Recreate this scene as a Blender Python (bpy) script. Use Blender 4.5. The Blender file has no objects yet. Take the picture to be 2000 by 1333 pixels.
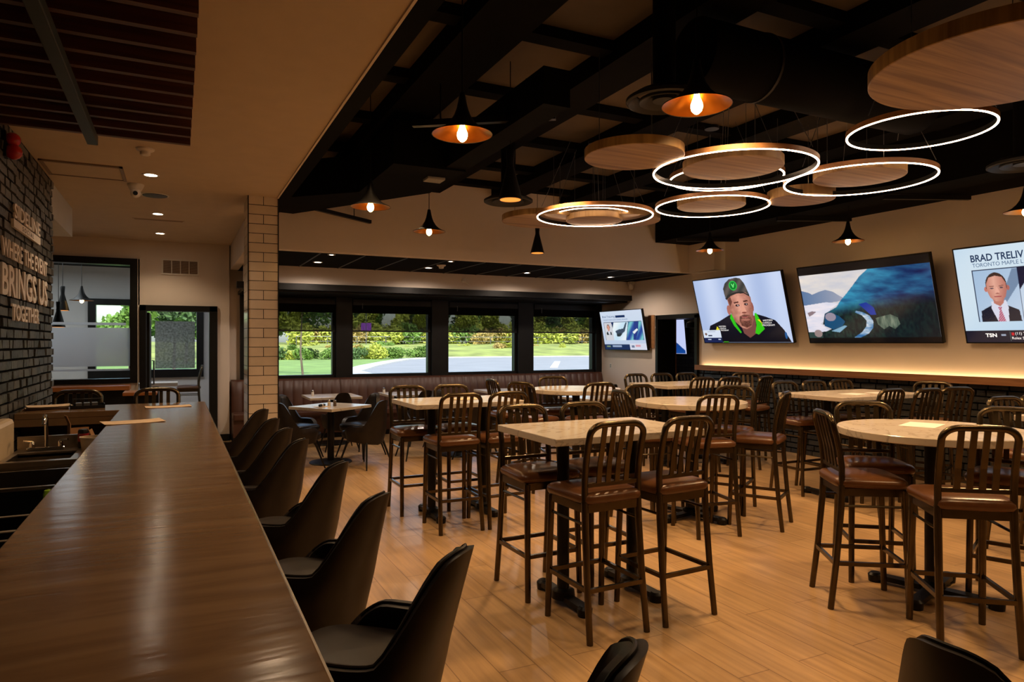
import bpy, math, random
from mathutils import Vector, Matrix
SC = bpy.context.scene
COL = SC.collection
PI = math.pi
R = math.radians
# ------------------------------------------------------------------ camera
cam_d = bpy.data.cameras.new('camera'); cam = bpy.data.objects.new('camera', cam_d); COL.objects.link(cam)
cam.location = (0, 0, 1.6)
cam.rotation_euler = (R(90), 0, -math.atan(653/1333))
cam_d.sensor_width = 36; cam_d.lens = 36*1333/2000; cam_d.shift_y = 3.5/2000
cam_d.clip_start = 0.02; cam_d.clip_end = 400
SC.camera = cam
SC.view_settings.view_transform = 'Standard'; SC.view_settings.look = 'None'
SC.view_settings.exposure = 0.0; SC.view_settings.gamma = 1; SC.view_settings.use_curve_mapping = False
SC.cycles.use_denoising = True
SC.cycles.max_bounces = 7; SC.cycles.diffuse_bounces = 3; SC.cycles.glossy_bounces = 3
SC.cycles.transparent_max_bounces = 12; SC.cycles.sample_clamp_indirect = 4
SC.cycles.caustics_reflective = False; SC.cycles.caustics_refractive = False
# ------------------------------------------------------------------ sky and sun
W = bpy.data.worlds.new('sky'); SC.world = W; W.use_nodes = True
wn = W.node_tree; bg = wn.nodes['Background']
sky = wn.nodes.new('ShaderNodeTexSky'); sky.sky_type = 'NISHITA'; sky.sun_disc = False
sky.sun_elevation = R(48); sky.sun_rotation = R(200); sky.air_density = 1.0; sky.dust_density = 2.5
wn.links.new(sky.outputs[0], bg.inputs[0]); bg.inputs[1].default_value = 0.5
sd = bpy.data.lights.new('sun', 'SUN'); sd.energy = 4.5; sd.angle = R(1.5); sd.color = (1, .95, .86)
so = bpy.data.objects.new('sun', sd); COL.objects.link(so); so.rotation_euler = (R(44), 0, R(14))
so.location = (0, -20, 30)
# ------------------------------------------------------------------ room lamps (added ceiling spots without fixtures, LED strip, downlights)
WARM = (1, .62, .30)
def lamp(kind, loc, energy, color=WARM, size=.1, spot=120, rot=(0, 0, 0), blend=.6, sy=None):
    d = bpy.data.lights.new(kind.lower()+'_lamp', kind); d.energy = energy; d.color = color
    if kind == 'SPOT': d.spot_size = R(spot); d.spot_blend = blend; d.shadow_soft_size = size
    elif kind == 'AREA':
        d.size = size
        if sy: d.shape = 'RECTANGLE'; d.size_y = sy
    else: d.shadow_soft_size = size
    o = bpy.data.objects.new(kind.lower()+'_lamp', d); COL.objects.link(o); o.location = loc; o.rotation_euler = rot
    return o
ROOM_FILL = 178  # strength of the added spots that light the room, no lamp heads there
for x, y, k in ((3.7, 1.2, .42), (3.3, 3.4, 1.15), (5.6, 2.6, 1.15), (5.6, 4.6, 1.2), (3.4, 5.8, 1.0), (1.5, 5.6, .5), (5.6, 7.2, .9), (2.2, 1.6, .14), (2.6, 7.8, .5), (6.6, .6, .5)):
    lamp('SPOT', (x, y, 3.2), ROOM_FILL*k, WARM, .12, 128)
for y in (-1.5, 1.5, 4.5, 7.5):
    o = lamp('AREA', (8.025, y, 1.185), 4.2, (1, .68, .34), 3.0, sy=.02)
    o.rotation_euler = Matrix(((0, .97, -.25), (1, 0, 0), (0, -.25, -.97))).to_euler()
for y in (7.35, 9.53, 11.21):
    lamp('SPOT', (-.23, y, 3.18), 42, (1, .76, .50), .06, 130)
for y in (2.6, 5.0):  # added spots with no fitting, brighten the bar, chairs and soffit
    lamp('SPOT', (.62, y, 3.18), 55, (1, .70, .43), .06, 140)
for x in (1.87, 3.6, 5.36, 7.09):
    lamp('SPOT', (x, 10.38, 2.77), 62, (1, .80, .64), .05, 165)
# ------------------------------------------------------------------ colour and material helpers
def lin(r, g, b):
    f = lambda c: (c/255/12.92) if c/255 <= .04045 else ((c/255+.055)/1.055)**2.4
    return (f(r), f(g), f(b))
M = {}
class NT:
    def __init__(s, name):
        s.m = bpy.data.materials.new(name); s.m.use_nodes = True; s.t = s.m.node_tree
        s.b = s.t.nodes['Principled BSDF']; s.out = s.t.nodes['Material Output']; M[name] = s.m
    def n(s, typ, **kw):
        nd = s.t.nodes.new(typ)
        for k, v in kw.items():
            if k.startswith('i_'):
                key = k[2:]; key = int(key) if key.isdigit() else key.replace('_', ' ')
                nd.inputs[key].default_value = v
            else: setattr(nd, k, v)
        return nd
    def l(s, a, ao, b, bi): s.t.links.new(a.outputs[ao], b.inputs[bi])
    def coords(s, scale=(1, 1, 1), kind='Object'):
        tc = s.n('ShaderNodeTexCoord'); mp = s.n('ShaderNodeMapping'); mp.inputs['Scale'].default_value = scale
        s.l(tc, kind, mp, 0); return mp
def c4(c): return (c[0], c[1], c[2], 1)
def basic(name, col, rough=.5, metal=0, var=.18, scale=(6, 6, 6), bump=0, nscale=1.0, detail=4, coat=0, spec=.5):
    N = NT(name); mp = N.coords(scale); no = N.n('ShaderNodeTexNoise'); no.inputs['Scale'].default_value = nscale; no.inputs['Detail'].default_value = detail
    N.l(mp, 0, no, 'Vector'); cr = N.n('ShaderNodeValToRGB')
    cr.color_ramp.elements[0].position = .3; cr.color_ramp.elements[1].position = .7
    cr.color_ramp.elements[0].color = c4([c*(1-var) for c in col]); cr.color_ramp.elements[1].color = c4([min(1, c*(1+var)) for c in col])
    N.l(no, 'Fac', cr, 0); N.l(cr, 0, N.b, 'Base Color')
    N.b.inputs['Roughness'].default_value = rough; N.b.inputs['Metallic'].default_value = metal
    N.b.inputs['Coat Weight'].default_value = coat; N.b.inputs['Specular IOR Level'].default_value = spec
    if bump:
        bp = N.n('ShaderNodeBump'); bp.inputs['Strength'].default_value = bump; bp.inputs['Distance'].default_value = .01
        N.l(no, 'Fac', bp, 'Height'); N.l(bp, 0, N.b, 'Normal')
    return N
def emit(name, col, s):
    N = NT(name); N.b.inputs['Base Color'].default_value = c4(col); N.b.inputs['Emission Color'].default_value = c4(col)
    N.b.inputs['Emission Strength'].default_value = s; return N
def bricks(name, c1, c2, cm, bw, bh, mort, axes, rough=.6, bump=.5, off=.5, org=(0, 0), noise=.5, bias=0, nsc=9):
    N = NT(name); tc = N.n('ShaderNodeTexCoord'); sx = N.n('ShaderNodeSeparateXYZ'); N.l(tc, 'Object', sx, 0)
    cb = N.n('ShaderNodeCombineXYZ')
    def axis(a, o):
        if a == 'x+y':
            ad = N.n('ShaderNodeMath', operation='ADD'); N.l(sx, 'X', ad, 0); N.l(sx, 'Y', ad, 1); src = ad; out = 0
        else: src = sx; out = a
        sb = N.n('ShaderNodeMath', operation='SUBTRACT'); N.l(src, out, sb, 0); sb.inputs[1].default_value = o; return sb
    u = axis(axes[0], org[0]); v = axis(axes[1], org[1]); N.l(u, 0, cb, 0); N.l(v, 0, cb, 1)
    br = N.n('ShaderNodeTexBrick'); br.offset = off; N.l(cb, 0, br, 'Vector')
    for k, val in (('Scale', 1), ('Mortar Size', mort), ('Mortar Smooth', .2), ('Bias', bias), ('Brick Width', bw), ('Row Height', bh)): br.inputs[k].default_value = val
    br.inputs['Color1'].default_value = c4(c1); br.inputs['Color2'].default_value = c4(c2); br.inputs['Mortar'].default_value = c4(cm)
    no = N.n('ShaderNodeTexNoise'); no.inputs['Scale'].default_value = nsc; no.inputs['Detail'].default_value = 6; N.l(cb, 0, no, 'Vector')
    mx = N.n('ShaderNodeMix', data_type='RGBA', blend_type='MULTIPLY'); mx.inputs[0].default_value = noise
    cr = N.n('ShaderNodeValToRGB'); cr.color_ramp.elements[0].position = .3; cr.color_ramp.elements[1].position = .7
    cr.color_ramp.elements[0].color = (.25, .25, .25, 1); cr.color_ramp.elements[1].color = (1.3, 1.3, 1.3, 1)
    N.l(no, 'Fac', cr, 0); N.l(br, 'Color', mx, 6); N.l(cr, 0, mx, 7); N.l(mx, 2, N.b, 'Base Color')
    N.b.inputs['Roughness'].default_value = rough
    bp = N.n('ShaderNodeBump', invert=True); bp.inputs['Strength'].default_value = bump; bp.inputs['Distance'].default_value = .012
    ad = N.n('ShaderNodeMath', operation='MULTIPLY_ADD'); N.l(no, 'Fac', ad, 0); ad.inputs[1].default_value = -.5*noise; N.l(br, 'Fac', ad, 2)
    N.l(ad, 0, bp, 'Height'); N.l(bp, 0, N.b, 'Normal'); return N
def wood(name, c1, c2, axis_scale, rough=.4, bump=.05, ns=1.0, coat=0):
    N = NT(name); mp = N.coords(axis_scale); no = N.n('ShaderNodeTexNoise'); no.inputs['Scale'].default_value = ns; no.inputs['Detail'].default_value = 8; no.inputs['Distortion'].default_value = .6
    N.l(mp, 0, no, 'Vector'); cr = N.n('ShaderNodeValToRGB'); cr.color_ramp.elements[0].position = .35; cr.color_ramp.elements[1].position = .65
    cr.color_ramp.elements[0].color = c4(c1); cr.color_ramp.elements[1].color = c4(c2)
    N.l(no, 'Fac', cr, 0); N.l(cr, 0, N.b, 'Base Color'); N.b.inputs['Roughness'].default_value = rough; N.b.inputs['Coat Weight'].default_value = coat
    bp = N.n('ShaderNodeBump'); bp.inputs['Strength'].default_value = bump; bp.inputs['Distance'].default_value = .005; N.l(no, 'Fac', bp, 'Height'); N.l(bp, 0, N.b, 'Normal')
    return N
# floor planks run away from the camera along y
N = bricks('floor_planks', (.55, .355, .175), (.49, .305, .145), (.27, .16, .075), 1.5, .2, .003, ('Y', 'X'), .31, .1, .37, noise=.0)
mp = N.coords((26, 1.6, 1)); no = N.n('ShaderNodeTexNoise'); no.inputs['Scale'].default_value = 1; no.inputs['Detail'].default_value = 7; N.l(mp, 0, no, 'Vector')
cr = N.n('ShaderNodeValToRGB'); cr.color_ramp.elements[0].position = .3; cr.color_ramp.elements[1].position = .72
cr.color_ramp.elements[0].color = (.76, .745, .73, 1); cr.color_ramp.elements[1].color = (1.12, 1.11, 1.08, 1); N.l(no, 'Fac', cr, 0)
old = N.b.inputs['Base Color'].links[0].from_socket
mx = N.n('ShaderNodeMix', data_type='RGBA', blend_type='MULTIPLY'); mx.inputs[0].default_value = 1
N.t.links.new(old, mx.inputs[6]); N.l(cr, 0, mx, 7); N.l(mx, 2, N.b, 'Base Color')
basic('plaster', (.72, .62, .53), .85, 0, .03, (1.2, 1.2, 1.2), .02)
basic('plaster_ceiling', (.58, .47, .35), .9, 0, .03)
basic('plaster_grey', (.62, .62, .62), .9, 0, .03)
bricks('charcoal_brick', (.17, .155, .13), (.045, .042, .037), (.004, .004, .004), .21, .078, .013, ('Y', 'Z'), .5, 1.0, .5, noise=.85, nsc=16)
bricks('black_brick', (.035, .034, .03), (.014, .014, .014), (.002, .002, .002), .21, .078, .012, ('Y', 'Z'), .45, .8, .5, noise=.6)
bricks('column_tile', (.74, .62, .50), (.66, .55, .43), (.015, .012, .01), .314, .1035, .0035, ('x+y', 'Z'), .16, .3, .5, org=(.686+7.9, 0), noise=.08)
basic('black_paint', (.0035, .0033, .003), .85, 0, .2, spec=.08)
basic('lamp_black', (.005, .0045, .004), .5, 0, .2, spec=.22)
basic('black_satin', (.007, .007, .007), .4, 0, .2, spec=.28)
basic('black_metal', (.012, .012, .012), .4, .6, .2)
basic('deck_panel', (.105, .080, .056), .9, 0, .15, (2, 2, 2))
basic('bronze', (.095, .070, .040), .26, .88, .25, (9, 9, 9))
basic('brown_vinyl', (.115, .045, .016), .28, 0, .2, (5, 5, 5), .03)
basic('dark_leather', (.013, .009, .007), .42, 0, .25, (14, 14, 14), .05, spec=.3)
basic('banquette_vinyl', (.075, .028, .016), .42, 0, .2, (3, 3, 3), .03)
basic('white_plastic', (.72, .66, .58), .5, 0, .03)
basic('grey_metal', (.16, .16, .16), .4, .7, .1)
basic('steel', (.42, .36, .29), .28, 1, .12, (3, 20, 3))
basic('chrome', (.7, .66, .6), .12, 1, .03)
basic('gold_inside', (.62, .21, .022), .3, 1, .08)
basic('paper', (.78, .58, .38), .8, 0, .08, (14, 14, 14), .1)
basic('white_paper', (.85, .80, .74), .8, 0, .03)
basic('red_gloss', (.45, .01, .008), .12, 0, .1)
basic('green_plastic', (.35, .62, .02), .4, 0, .05)
basic('red_label', (.35, .02, .025), .4, 0, .2)
basic('cardboard', (.42, .22, .10), .8, 0, .1)
basic('cream_ceramic', (.80, .62, .40), .25, 0, .04)
basic('letter_cream', (.85, .76, .68), .45, 0, .06)
basic('kraft_trim', (.35, .17, .07), .4, 0, .25, (2, 18, 18))
wood('disc_oak', (.20, .110, .038), (.43, .268, .105), (.8, 20, 1.0), .5, .05)
wood('slat_wood', (.050, .016, .009), (.105, .034, .018), (1.4, 30, 30), .5)
wood('ledge_wood', (.20, .085, .032), (.33, .15, .06), (30, 1.4, 30), .45)
wood('bar_top', (.165, .090, .041), (.25, .148, .072), (2.0, 13, 1), .17, .30, 1.0)
wood('orange_wood', (.32, .11, .03), (.45, .17, .05), (1.5, 20, 20), .35)
# marble table tops
N = NT('marble_top'); mp = N.coords((1, 1, 1)); n1 = N.n('ShaderNodeTexNoise'); n1.inputs['Scale'].default_value = 1.6; n1.inputs['Detail'].default_value = 6; n1.inputs['Distortion'].default_value = 1.6
N.l(mp, 0, n1, 'Vector'); cr = N.n('ShaderNodeValToRGB'); e = cr.color_ramp.elements
e[0].position = .0; e[0].color = (.66, .58, .48, 1); e[1].position = 1; e[1].color = (.64, .56, .46, 1)
for p, c in ((.482, (.64, .56, .46, 1)), (.50, (.43, .36, .29, 1)), (.513, (.62, .54, .45, 1))):
    q = cr.color_ramp.elements.new(p); q.color = c
N.l(n1, 'Fac', cr, 0); N.l(cr, 0, N.b, 'Base Color'); N.b.inputs['Roughness'].default_value = .22
# glass, film, blind cloth
def glassy(name, tint, gloss, fac):
    N = NT(name); N.t.nodes.remove(N.b); tr = N.n('ShaderNodeBsdfTransparent'); tr.inputs[0].default_value = c4(tint)
    gl = N.n('ShaderNodeBsdfGlossy'); gl.inputs['Roughness'].default_value = .03; gl.inputs[0].default_value = c4(gloss)
    fr = N.n('ShaderNodeLayerWeight'); fr.inputs[0].default_value = fac; mx = N.n('ShaderNodeMixShader')
    N.l(fr, 'Fresnel', mx, 0); N.l(tr, 0, mx, 1); N.l(gl, 0, mx, 2); N.l(mx, 0, N.out, 0); return N
glassy('window_glass', (.93, .96, .95), (1, 1, 1), .15)
glassy('clear_plastic', (.55, .50, .42), (.9, .8, .7), .35)
def cloth(name, col, fac, noise=None):
    N = NT(name); tr = N.n('ShaderNodeBsdfTransparent'); mx = N.n('ShaderNodeMixShader'); mx.inputs[0].default_value = fac
    N.b.inputs['Base Color'].default_value = c4(col); N.b.inputs['Roughness'].default_value = .9
    N.l(tr, 0, mx, 1); N.l(N.b, 0, mx, 2); N.l(mx, 0, N.out, 0)
    no = N.n('ShaderNodeTexNoise'); no.inputs['Scale'].default_value = noise or 60; cr = N.n('ShaderNodeValToRGB')
    cr.color_ramp.elements[0].position = .35; cr.color_ramp.elements[1].position = .65
    cr.color_ramp.elements[0].color = c4([c*.6 for c in col]); cr.color_ramp.elements[1].color = c4([min(1, c*1.3) for c in col])
    mp = N.coords(); N.l(mp, 0, no, 'Vector'); N.l(no, 'Fac', cr, 0); N.l(cr, 0, N.b, 'Base Color'); return N
cloth('blind_mesh', (.006, .006, .006), .66)
N = NT('frost_film'); tr = N.n('ShaderNodeBsdfTransparent'); tl = N.n('ShaderNodeBsdfTranslucent'); tl.inputs[0].default_value = (.85, .88, .95, 1)
m1 = N.n('ShaderNodeMixShader'); m1.inputs[0].default_value = .75; m2 = N.n('ShaderNodeMixShader'); m2.inputs[0].default_value = .8
N.b.inputs['Base Color'].default_value = (.5, .52, .55, 1); N.b.inputs['Roughness'].default_value = .8
N.l(N.b, 0, m1, 1); N.l(tl, 0, m1, 2); N.l(tr, 0, m2, 1); N.l(m1, 0, m2, 2); N.l(m2, 0, N.out, 0)
cloth('speckle_film', (.30, .34, .33), .78, 26)
# lights
emit('bulb_glow', (1, .60, .22), 30)
emit('led_ring', (1, .66, .42), 26)
emit('downlight_glow', (1, .80, .58), 40)
emit('cool_downlight', (1, .92, .82), 14)
emit('led_strip', (1, .6, .22), 3)
emit('gold_glow', (1, .33, .05), 1.1)
# outdoors
basic('grass', (.17, .27, .06), .9, 0, .3, (.5, .5, .5), 0, 1.0, 8)
basic('bank_grass', (.23, .27, .06), .9, 0, .4, (.4, .4, .4), 0, 1.0, 8)
basic('asphalt', (.25, .255, .27), .85, 0, .08, (.4, .4, .4))
basic('concrete', (.48, .47, .45), .85, 0, .06)
basic('line_paint', (.92, .92, .92), .7, 0, .03)
basic('leaf_dark', (.055, .11, .025), .7, 0, .5, (.9, .9, .9), 0, 2)
basic('leaf_green', (.12, .22, .03), .7, 0, .45, (.9, .9, .9), 0, 2)
basic('leaf_yellow', (.36, .40, .05), .7, 0, .4, (.9, .9, .9), 0, 2)
basic('leaf_rust', (.33, .24, .06), .7, 0, .4, (.9, .9, .9), 0, 2)
basic('bark', (.12, .085, .06), .9, 0, .3, (8, 8, 2))
basic('car_blue', (.22, .32, .48), .25, .2, .05)
basic('car_white', (.75, .76, .78), .25, .1, .04)
basic('purple_sign', (.30, .06, .55), .5, 0, .1)
basic('rubber', (.01, .01, .01), .8, 0, .1)
basic('clear_rim', (.6, .52, .42), .2, 0, .05)
basic('black_vent', (.010, .009, .008), .55, .0, .1)
basic('hatch_edge', (.25, .17, .11), .6, 0, .1)
basic('rail_green', (.022, .028, .024), .5, .2, .1)
# ------------------------------------------------------------------ mesh builder
class MB:
    def __init__(s): s.v = []; s.f = []
    def add(s, vs, fs):
        o = len(s.v); s.v += [tuple(p) for p in vs]; s.f += [tuple(i+o for i in f) for f in fs]; return s
    def box(s, a, b):
        x0, y0, z0 = a; x1, y1, z1 = b
        return s.add([(x0, y0, z0), (x1, y0, z0), (x1, y1, z0), (x0, y1, z0), (x0, y0, z1), (x1, y0, z1), (x1, y1, z1), (x0, y1, z1)],
                     [(0, 3, 2, 1), (4, 5, 6, 7), (0, 1, 5, 4), (1, 2, 6, 5), (2, 3, 7, 6), (3, 0, 4, 7)])
    def bar(s, p, q, w, h, up=(0, 0, 1)):
        p = Vector(p); q = Vector(q); d = (q-p).normalized(); up = Vector(up)
        if abs(d.dot(up)) > .98: up = Vector((0, 1, 0))
        sx = d.cross(up).normalized()*(w/2); sy = sx.cross(d).normalized()*(h/2)
        vs = [p-sx-sy, p+sx-sy, p+sx+sy, p-sx+sy, q-sx-sy, q+sx-sy, q+sx+sy, q-sx+sy]
        return s.add(vs, [(0, 1, 2, 3), (7, 6, 5, 4), (0, 4, 5, 1), (1, 5, 6, 2), (2, 6, 7, 3), (3, 7, 4, 0)])
    def tube(s, pts, r, seg=8, closed=False, rot=0, flat=1.0):
        pts = [Vector(p) for p in pts]; n = len(pts); rr = r if isinstance(r, (list, tuple)) else [r]*n
        vs = []; fs = []; prev = None
        for i, p in enumerate(pts):
            a = pts[i-1] if (i > 0 or closed) else p; b = pts[(i+1) % n] if (i < n-1 or closed) else p
            d = (b-a).normalized()
            if prev is None:
                ref = Vector((0, 0, 1)) if abs(d.z) < .9 else Vector((0, 1, 0)); u = d.cross(ref).normalized()
            else: u = (prev-d*prev.dot(d)).normalized()
            prev = u; w = d.cross(u)
            for k in range(seg):
                t = 2*PI*k/seg+rot; vs.append(p+u*math.cos(t)*rr[i]+w*math.sin(t)*rr[i]*flat)
        m = n if closed else n-1
        for i in range(m):
            j = (i+1) % n
            for k in range(seg):
                l = (k+1) % seg; fs.append((i*seg+k, i*seg+l, j*seg+l, j*seg+k))
        if not closed:
            fs.append(tuple(range(seg))[::-1]); fs.append(tuple((n-1)*seg+k for k in range(seg)))
        return s.add(vs, fs)
    def lathe(s, prof, seg=24, c=(0, 0, 0), closed=False):
        vs = []; fs = []; n = len(prof)
        for r, z in prof:
            for k in range(seg):
                t = 2*PI*k/seg; vs.append((c[0]+r*math.cos(t), c[1]+r*math.sin(t), c[2]+z))
        for i in range(n if closed else n-1):
            j = (i+1) % n
            for k in range(seg):
                l = (k+1) % seg; fs.append((i*seg+k, i*seg+l, j*seg+l, j*seg+k))
        if not closed:
            fs.append(tuple(range(seg))[::-1]); fs.append(tuple((n-1)*seg+k for k in range(seg)))
        return s.add(vs, fs)
    def prism(s, poly, z0, z1):
        n = len(poly)
        vs = [(x, y, z0) for x, y in poly]+[(x, y, z1) for x, y in poly]
        return s.add(vs, [tuple(range(n))[::-1], tuple(range(n, 2*n))]+[(i, (i+1) % n, (i+1) % n+n, i+n) for i in range(n)])
    def ball(s, c, r, seg=12, ring=8, sc=(1, 1, 1)):
        prof = [(math.sin(PI*i/ring), -math.cos(PI*i/ring)) for i in range(ring+1)]
        vs = []; fs = []
        for a, z in prof:
            for k in range(seg):
                t = 2*PI*k/seg; vs.append((c[0]+max(a, 1e-4)*r*sc[0]*math.cos(t), c[1]+max(a, 1e-4)*r*sc[1]*math.sin(t), c[2]+z*r*sc[2]))
        for i in range(ring):
            for k in range(seg):
                l = (k+1) % seg; fs.append((i*seg+k, i*seg+l, (i+1)*seg+l, (i+1)*seg+k))
        return s.add(vs, fs)
    def xf(s, mat): s.v = [tuple(mat @ Vector(p)) for p in s.v]; return s
    def build(s, name, mat, parent=None, smooth=False, bevel=0, ang=40):
        me = bpy.data.meshes.new(name); me.from_pydata(s.v, [], s.f); me.update()
        if smooth:
            me.polygons.foreach_set('use_smooth', [True]*len(me.polygons)); me.set_sharp_from_angle(angle=R(ang))
        me.materials.append(M[mat]); o = bpy.data.objects.new(name, me); COL.objects.link(o)
        if parent: o.parent = parent
        if bevel:
            b = o.modifiers.new('bevel', 'BEVEL'); b.width = bevel; b.segments = 2; b.limit_method = 'ANGLE'
        return o
def tag(o, label=None, cat=None, group=None, kind=None):
    if label: o['label'] = label
    if cat: o['category'] = cat
    if group: o['group'] = group
    if kind: o['kind'] = kind
    return o
def thing(name, label, cat, loc=(0, 0, 0), rz=0, group=None):
    o = bpy.data.objects.new(name, None); COL.objects.link(o); o.location = loc; o.rotation_euler = (0, 0, rz); o.empty_display_size = .05
    return tag(o, label, cat, group)
def struct(name, mb, mat, parent=None, **k):
    o = mb.build(name, mat, parent, **k)
    if not parent: o['kind'] = 'structure'
    return o
def copy_tree(o, parent=None):
    c = o.copy(); COL.objects.link(c); c.parent = parent
    for ch in [x for x in o.children]: copy_tree(ch, c)
    return c
USED = set()
def place(proto, loc, rz, label, group=None, cat=None):
    if proto.name not in USED:
        USED.add(proto.name); o = proto
    else: o = copy_tree(proto)
    o.location = loc; o.rotation_euler = (0, 0, rz); o['label'] = label
    if group: o['group'] = group
    return o
def B(a, b): return MB().box(a, b)
# ------------------------------------------------------------------ the room shell
struct('floor', B((-5.2, -3.7, -.12), (9.7, 15.7, 0)), 'floor_planks')
struct('ceiling', MB().box((-5, -3.5, 3.2), (1.0, 12.1, 3.4)), 'plaster_ceiling')                     # flat soffit over the bar
struct('trim_1', B((.985, -3.5, 3.19), (1.0, 7.9, 3.2)), 'plaster')
struct('ceiling_deck', B((1.0, -3.5, 3.88), (8.3, 12.4, 4.0)), 'deck_panel')
struct('ceiling_roof', B((-5.3, -3.9, 4.02), (11.6, 16.8, 4.2)), 'black_paint')
def brick_courses(xf, sgn, y0, y1, z0, z1, mat, parent, seed, bw=.215, bh=.0775, gap=.013):
    rn_ = random.Random(seed); m = MB(); k = 0; z = z0
    while z < z1-.03:
        y = y0-(bw/2 if k % 2 else 0); zt = min(z+bh-gap, z1)
        while y < y1-.02:
            L_ = bw*rn_.choice((1, 1, 1, .72, .5)); a = max(y, y0); b_ = min(y+L_-gap, y1); d_ = rn_.uniform(.006, .024)
            if b_-a > .02:
                j = lambda q=.003: rn_.uniform(-q, q); xo = xf+sgn*d_; xi = xf-sgn*.01
                m.add([(xi, a, z), (xi, b_, z), (xi, b_, zt), (xi, a, zt), (xo+j(), a+.003+j(.002), z+.003+j(.002)), (xo+j(), b_-.003+j(.002), z+.003+j(.002)), (xo+j(), b_-.003+j(.002), zt-.003+j(.002)), (xo+j(), a+.003+j(.002), zt-.003+j(.002))],
                      [(4, 5, 6, 7), (0, 1, 5, 4), (1, 2, 6, 5), (2, 3, 7, 6), (3, 0, 4, 7)] if sgn > 0 else [(7, 6, 5, 4), (4, 5, 1, 0), (5, 6, 2, 1), (6, 7, 3, 2), (7, 4, 0, 3)])
            y += L_
        z += bh; k += 1
    return m.build('brick_courses', mat, parent)
def brick_mat(name, dark, light, rough):
    N = NT(name); g_ = N.n('ShaderNodeNewGeometry'); mp_ = N.coords((18, 18, 18)); no_ = N.n('ShaderNodeTexNoise'); no_.inputs['Scale'].default_value = 1.5; no_.inputs['Detail'].default_value = 6; N.l(mp_, 0, no_, 'Vector')
    ad_ = N.n('ShaderNodeMath', operation='MULTIPLY_ADD'); N.l(g_, 'Random Per Island', ad_, 0); ad_.inputs[1].default_value = .55; N.l(no_, 'Fac', ad_, 2)
    cr_ = N.n('ShaderNodeValToRGB'); cr_.color_ramp.elements[0].position = .35; cr_.color_ramp.elements[1].position = 1.15; cr_.color_ramp.elements[0].color = c4(dark); cr_.color_ramp.elements[1].position = 1.0; cr_.color_ramp.elements[1].color = c4(light)
    N.l(ad_, 0, cr_, 0); N.l(cr_, 0, N.b, 'Base Color'); N.b.inputs['Roughness'].default_value = rough
    bp_ = N.n('ShaderNodeBump'); bp_.inputs['Strength'].default_value = .6; bp_.inputs['Distance'].default_value = .01; N.l(no_, 'Fac', bp_, 'Height'); N.l(bp_, 0, N.b, 'Normal')
brick_mat('brick_face_charcoal', (.012, .0118, .011), (.105, .098, .085), .42)
brick_mat('brick_face_black', (.008, .008, .008), (.035, .034, .03), .4)
wl = struct('wall_left', B((-1.35, -3.5, 0), (-1.118, 8.03, 3.2)), 'black_paint')
brick_courses(-1.118, 1, 2.0, 8.03, .55, 3.2, 'brick_face_charcoal', wl, 4)
struct('wall_rear', B((-5, -3.7, 0), (8.3, -3.5, 4.0)), 'plaster')
struct('wall_far_left', MB().box((-5.2, -3.5, 0), (-5, 16.3, 4.0)), 'plaster_grey')
struct('trim_2', B((-2.1, 8.05, 2.86), (-1.126, 9.6, 3.2)), 'plaster_grey')                       # boxed beam past the brick wall
# right wall: plain plaster above, brick below, doorway between y 9.13 and 10.25
struct('wall_right', MB().box((8.05, -3.5, 1.2), (8.3, 9.12, 4)).box((8.05, 10.26, 0), (8.3, 12.3, 4)).box((8.05, 9.12, 2.09), (8.3, 10.26, 4)), 'plaster')
wr = struct('wall_right_brick', B((8.055, -3.5, 0), (8.3, 9.12, 1.2)), 'black_paint')
brick_courses(8.055, -1, .5, 9.12, .0, 1.13, 'brick_face_black', wr, 5)
tag(struct('trim_3', MB().box((7.94, -3.5, 1.14), (8.04, 9.1, 1.17)).box((7.93, -3.5, 1.14), (7.95, 9.1, 1.225)), 'ledge_wood'), kind='structure')
struct('trim_4', B((7.975, -3.4, 1.175), (8.03, 9.05, 1.18)), 'led_strip')
struct('trim_5', MB().box((7.10, -3.5, 3.26), (8.05, 9.1, 3.88)), 'black_paint')                  # black soffit along the right wall
struct('trim_6', B((7.82, 8.5, 2.79), (8.05, 9.12, 3.26)), 'plaster')
struct('door_1', MB().box((8.0, 9.12, 0), (8.42, 9.19, 2.09)).box((8.0, 10.19, 0), (8.42, 10.26, 2.09)).box((8.0, 9.12, 2.03), (8.42, 10.26, 2.11)), 'black_satin', bevel=.004)
# bulkhead and lowered black ceiling by the windows
struct('wall_bulkhead', MB().box((.78, 9.13, 2.8), (8.05, 9.3, 3.88)).box((.78, 9.3, 2.8), (.9, 12.1, 3.2)), 'plaster')
struct('ceiling_lower', B((.9, 9.3, 2.8), (8.05, 12.3, 2.86)), 'black_paint')
g = MB()
for i in range(12): g.box((1.1+i*.6, 9.3, 2.792), (1.12+i*.6, 11.1, 2.8))
struct('trim_7', g, 'grey_metal')
struct('wall_valance', B((.9, 11.08, 2.53), (8.05, 11.2, 2.8)), 'plaster')
struct('trim_8', MB().box((.8, 11.05, 2.43), (8.05, 11.2, 2.53)).box((.9, 11.2, 2.40), (8.05, 12.25, 2.45)), 'black_satin')
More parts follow.
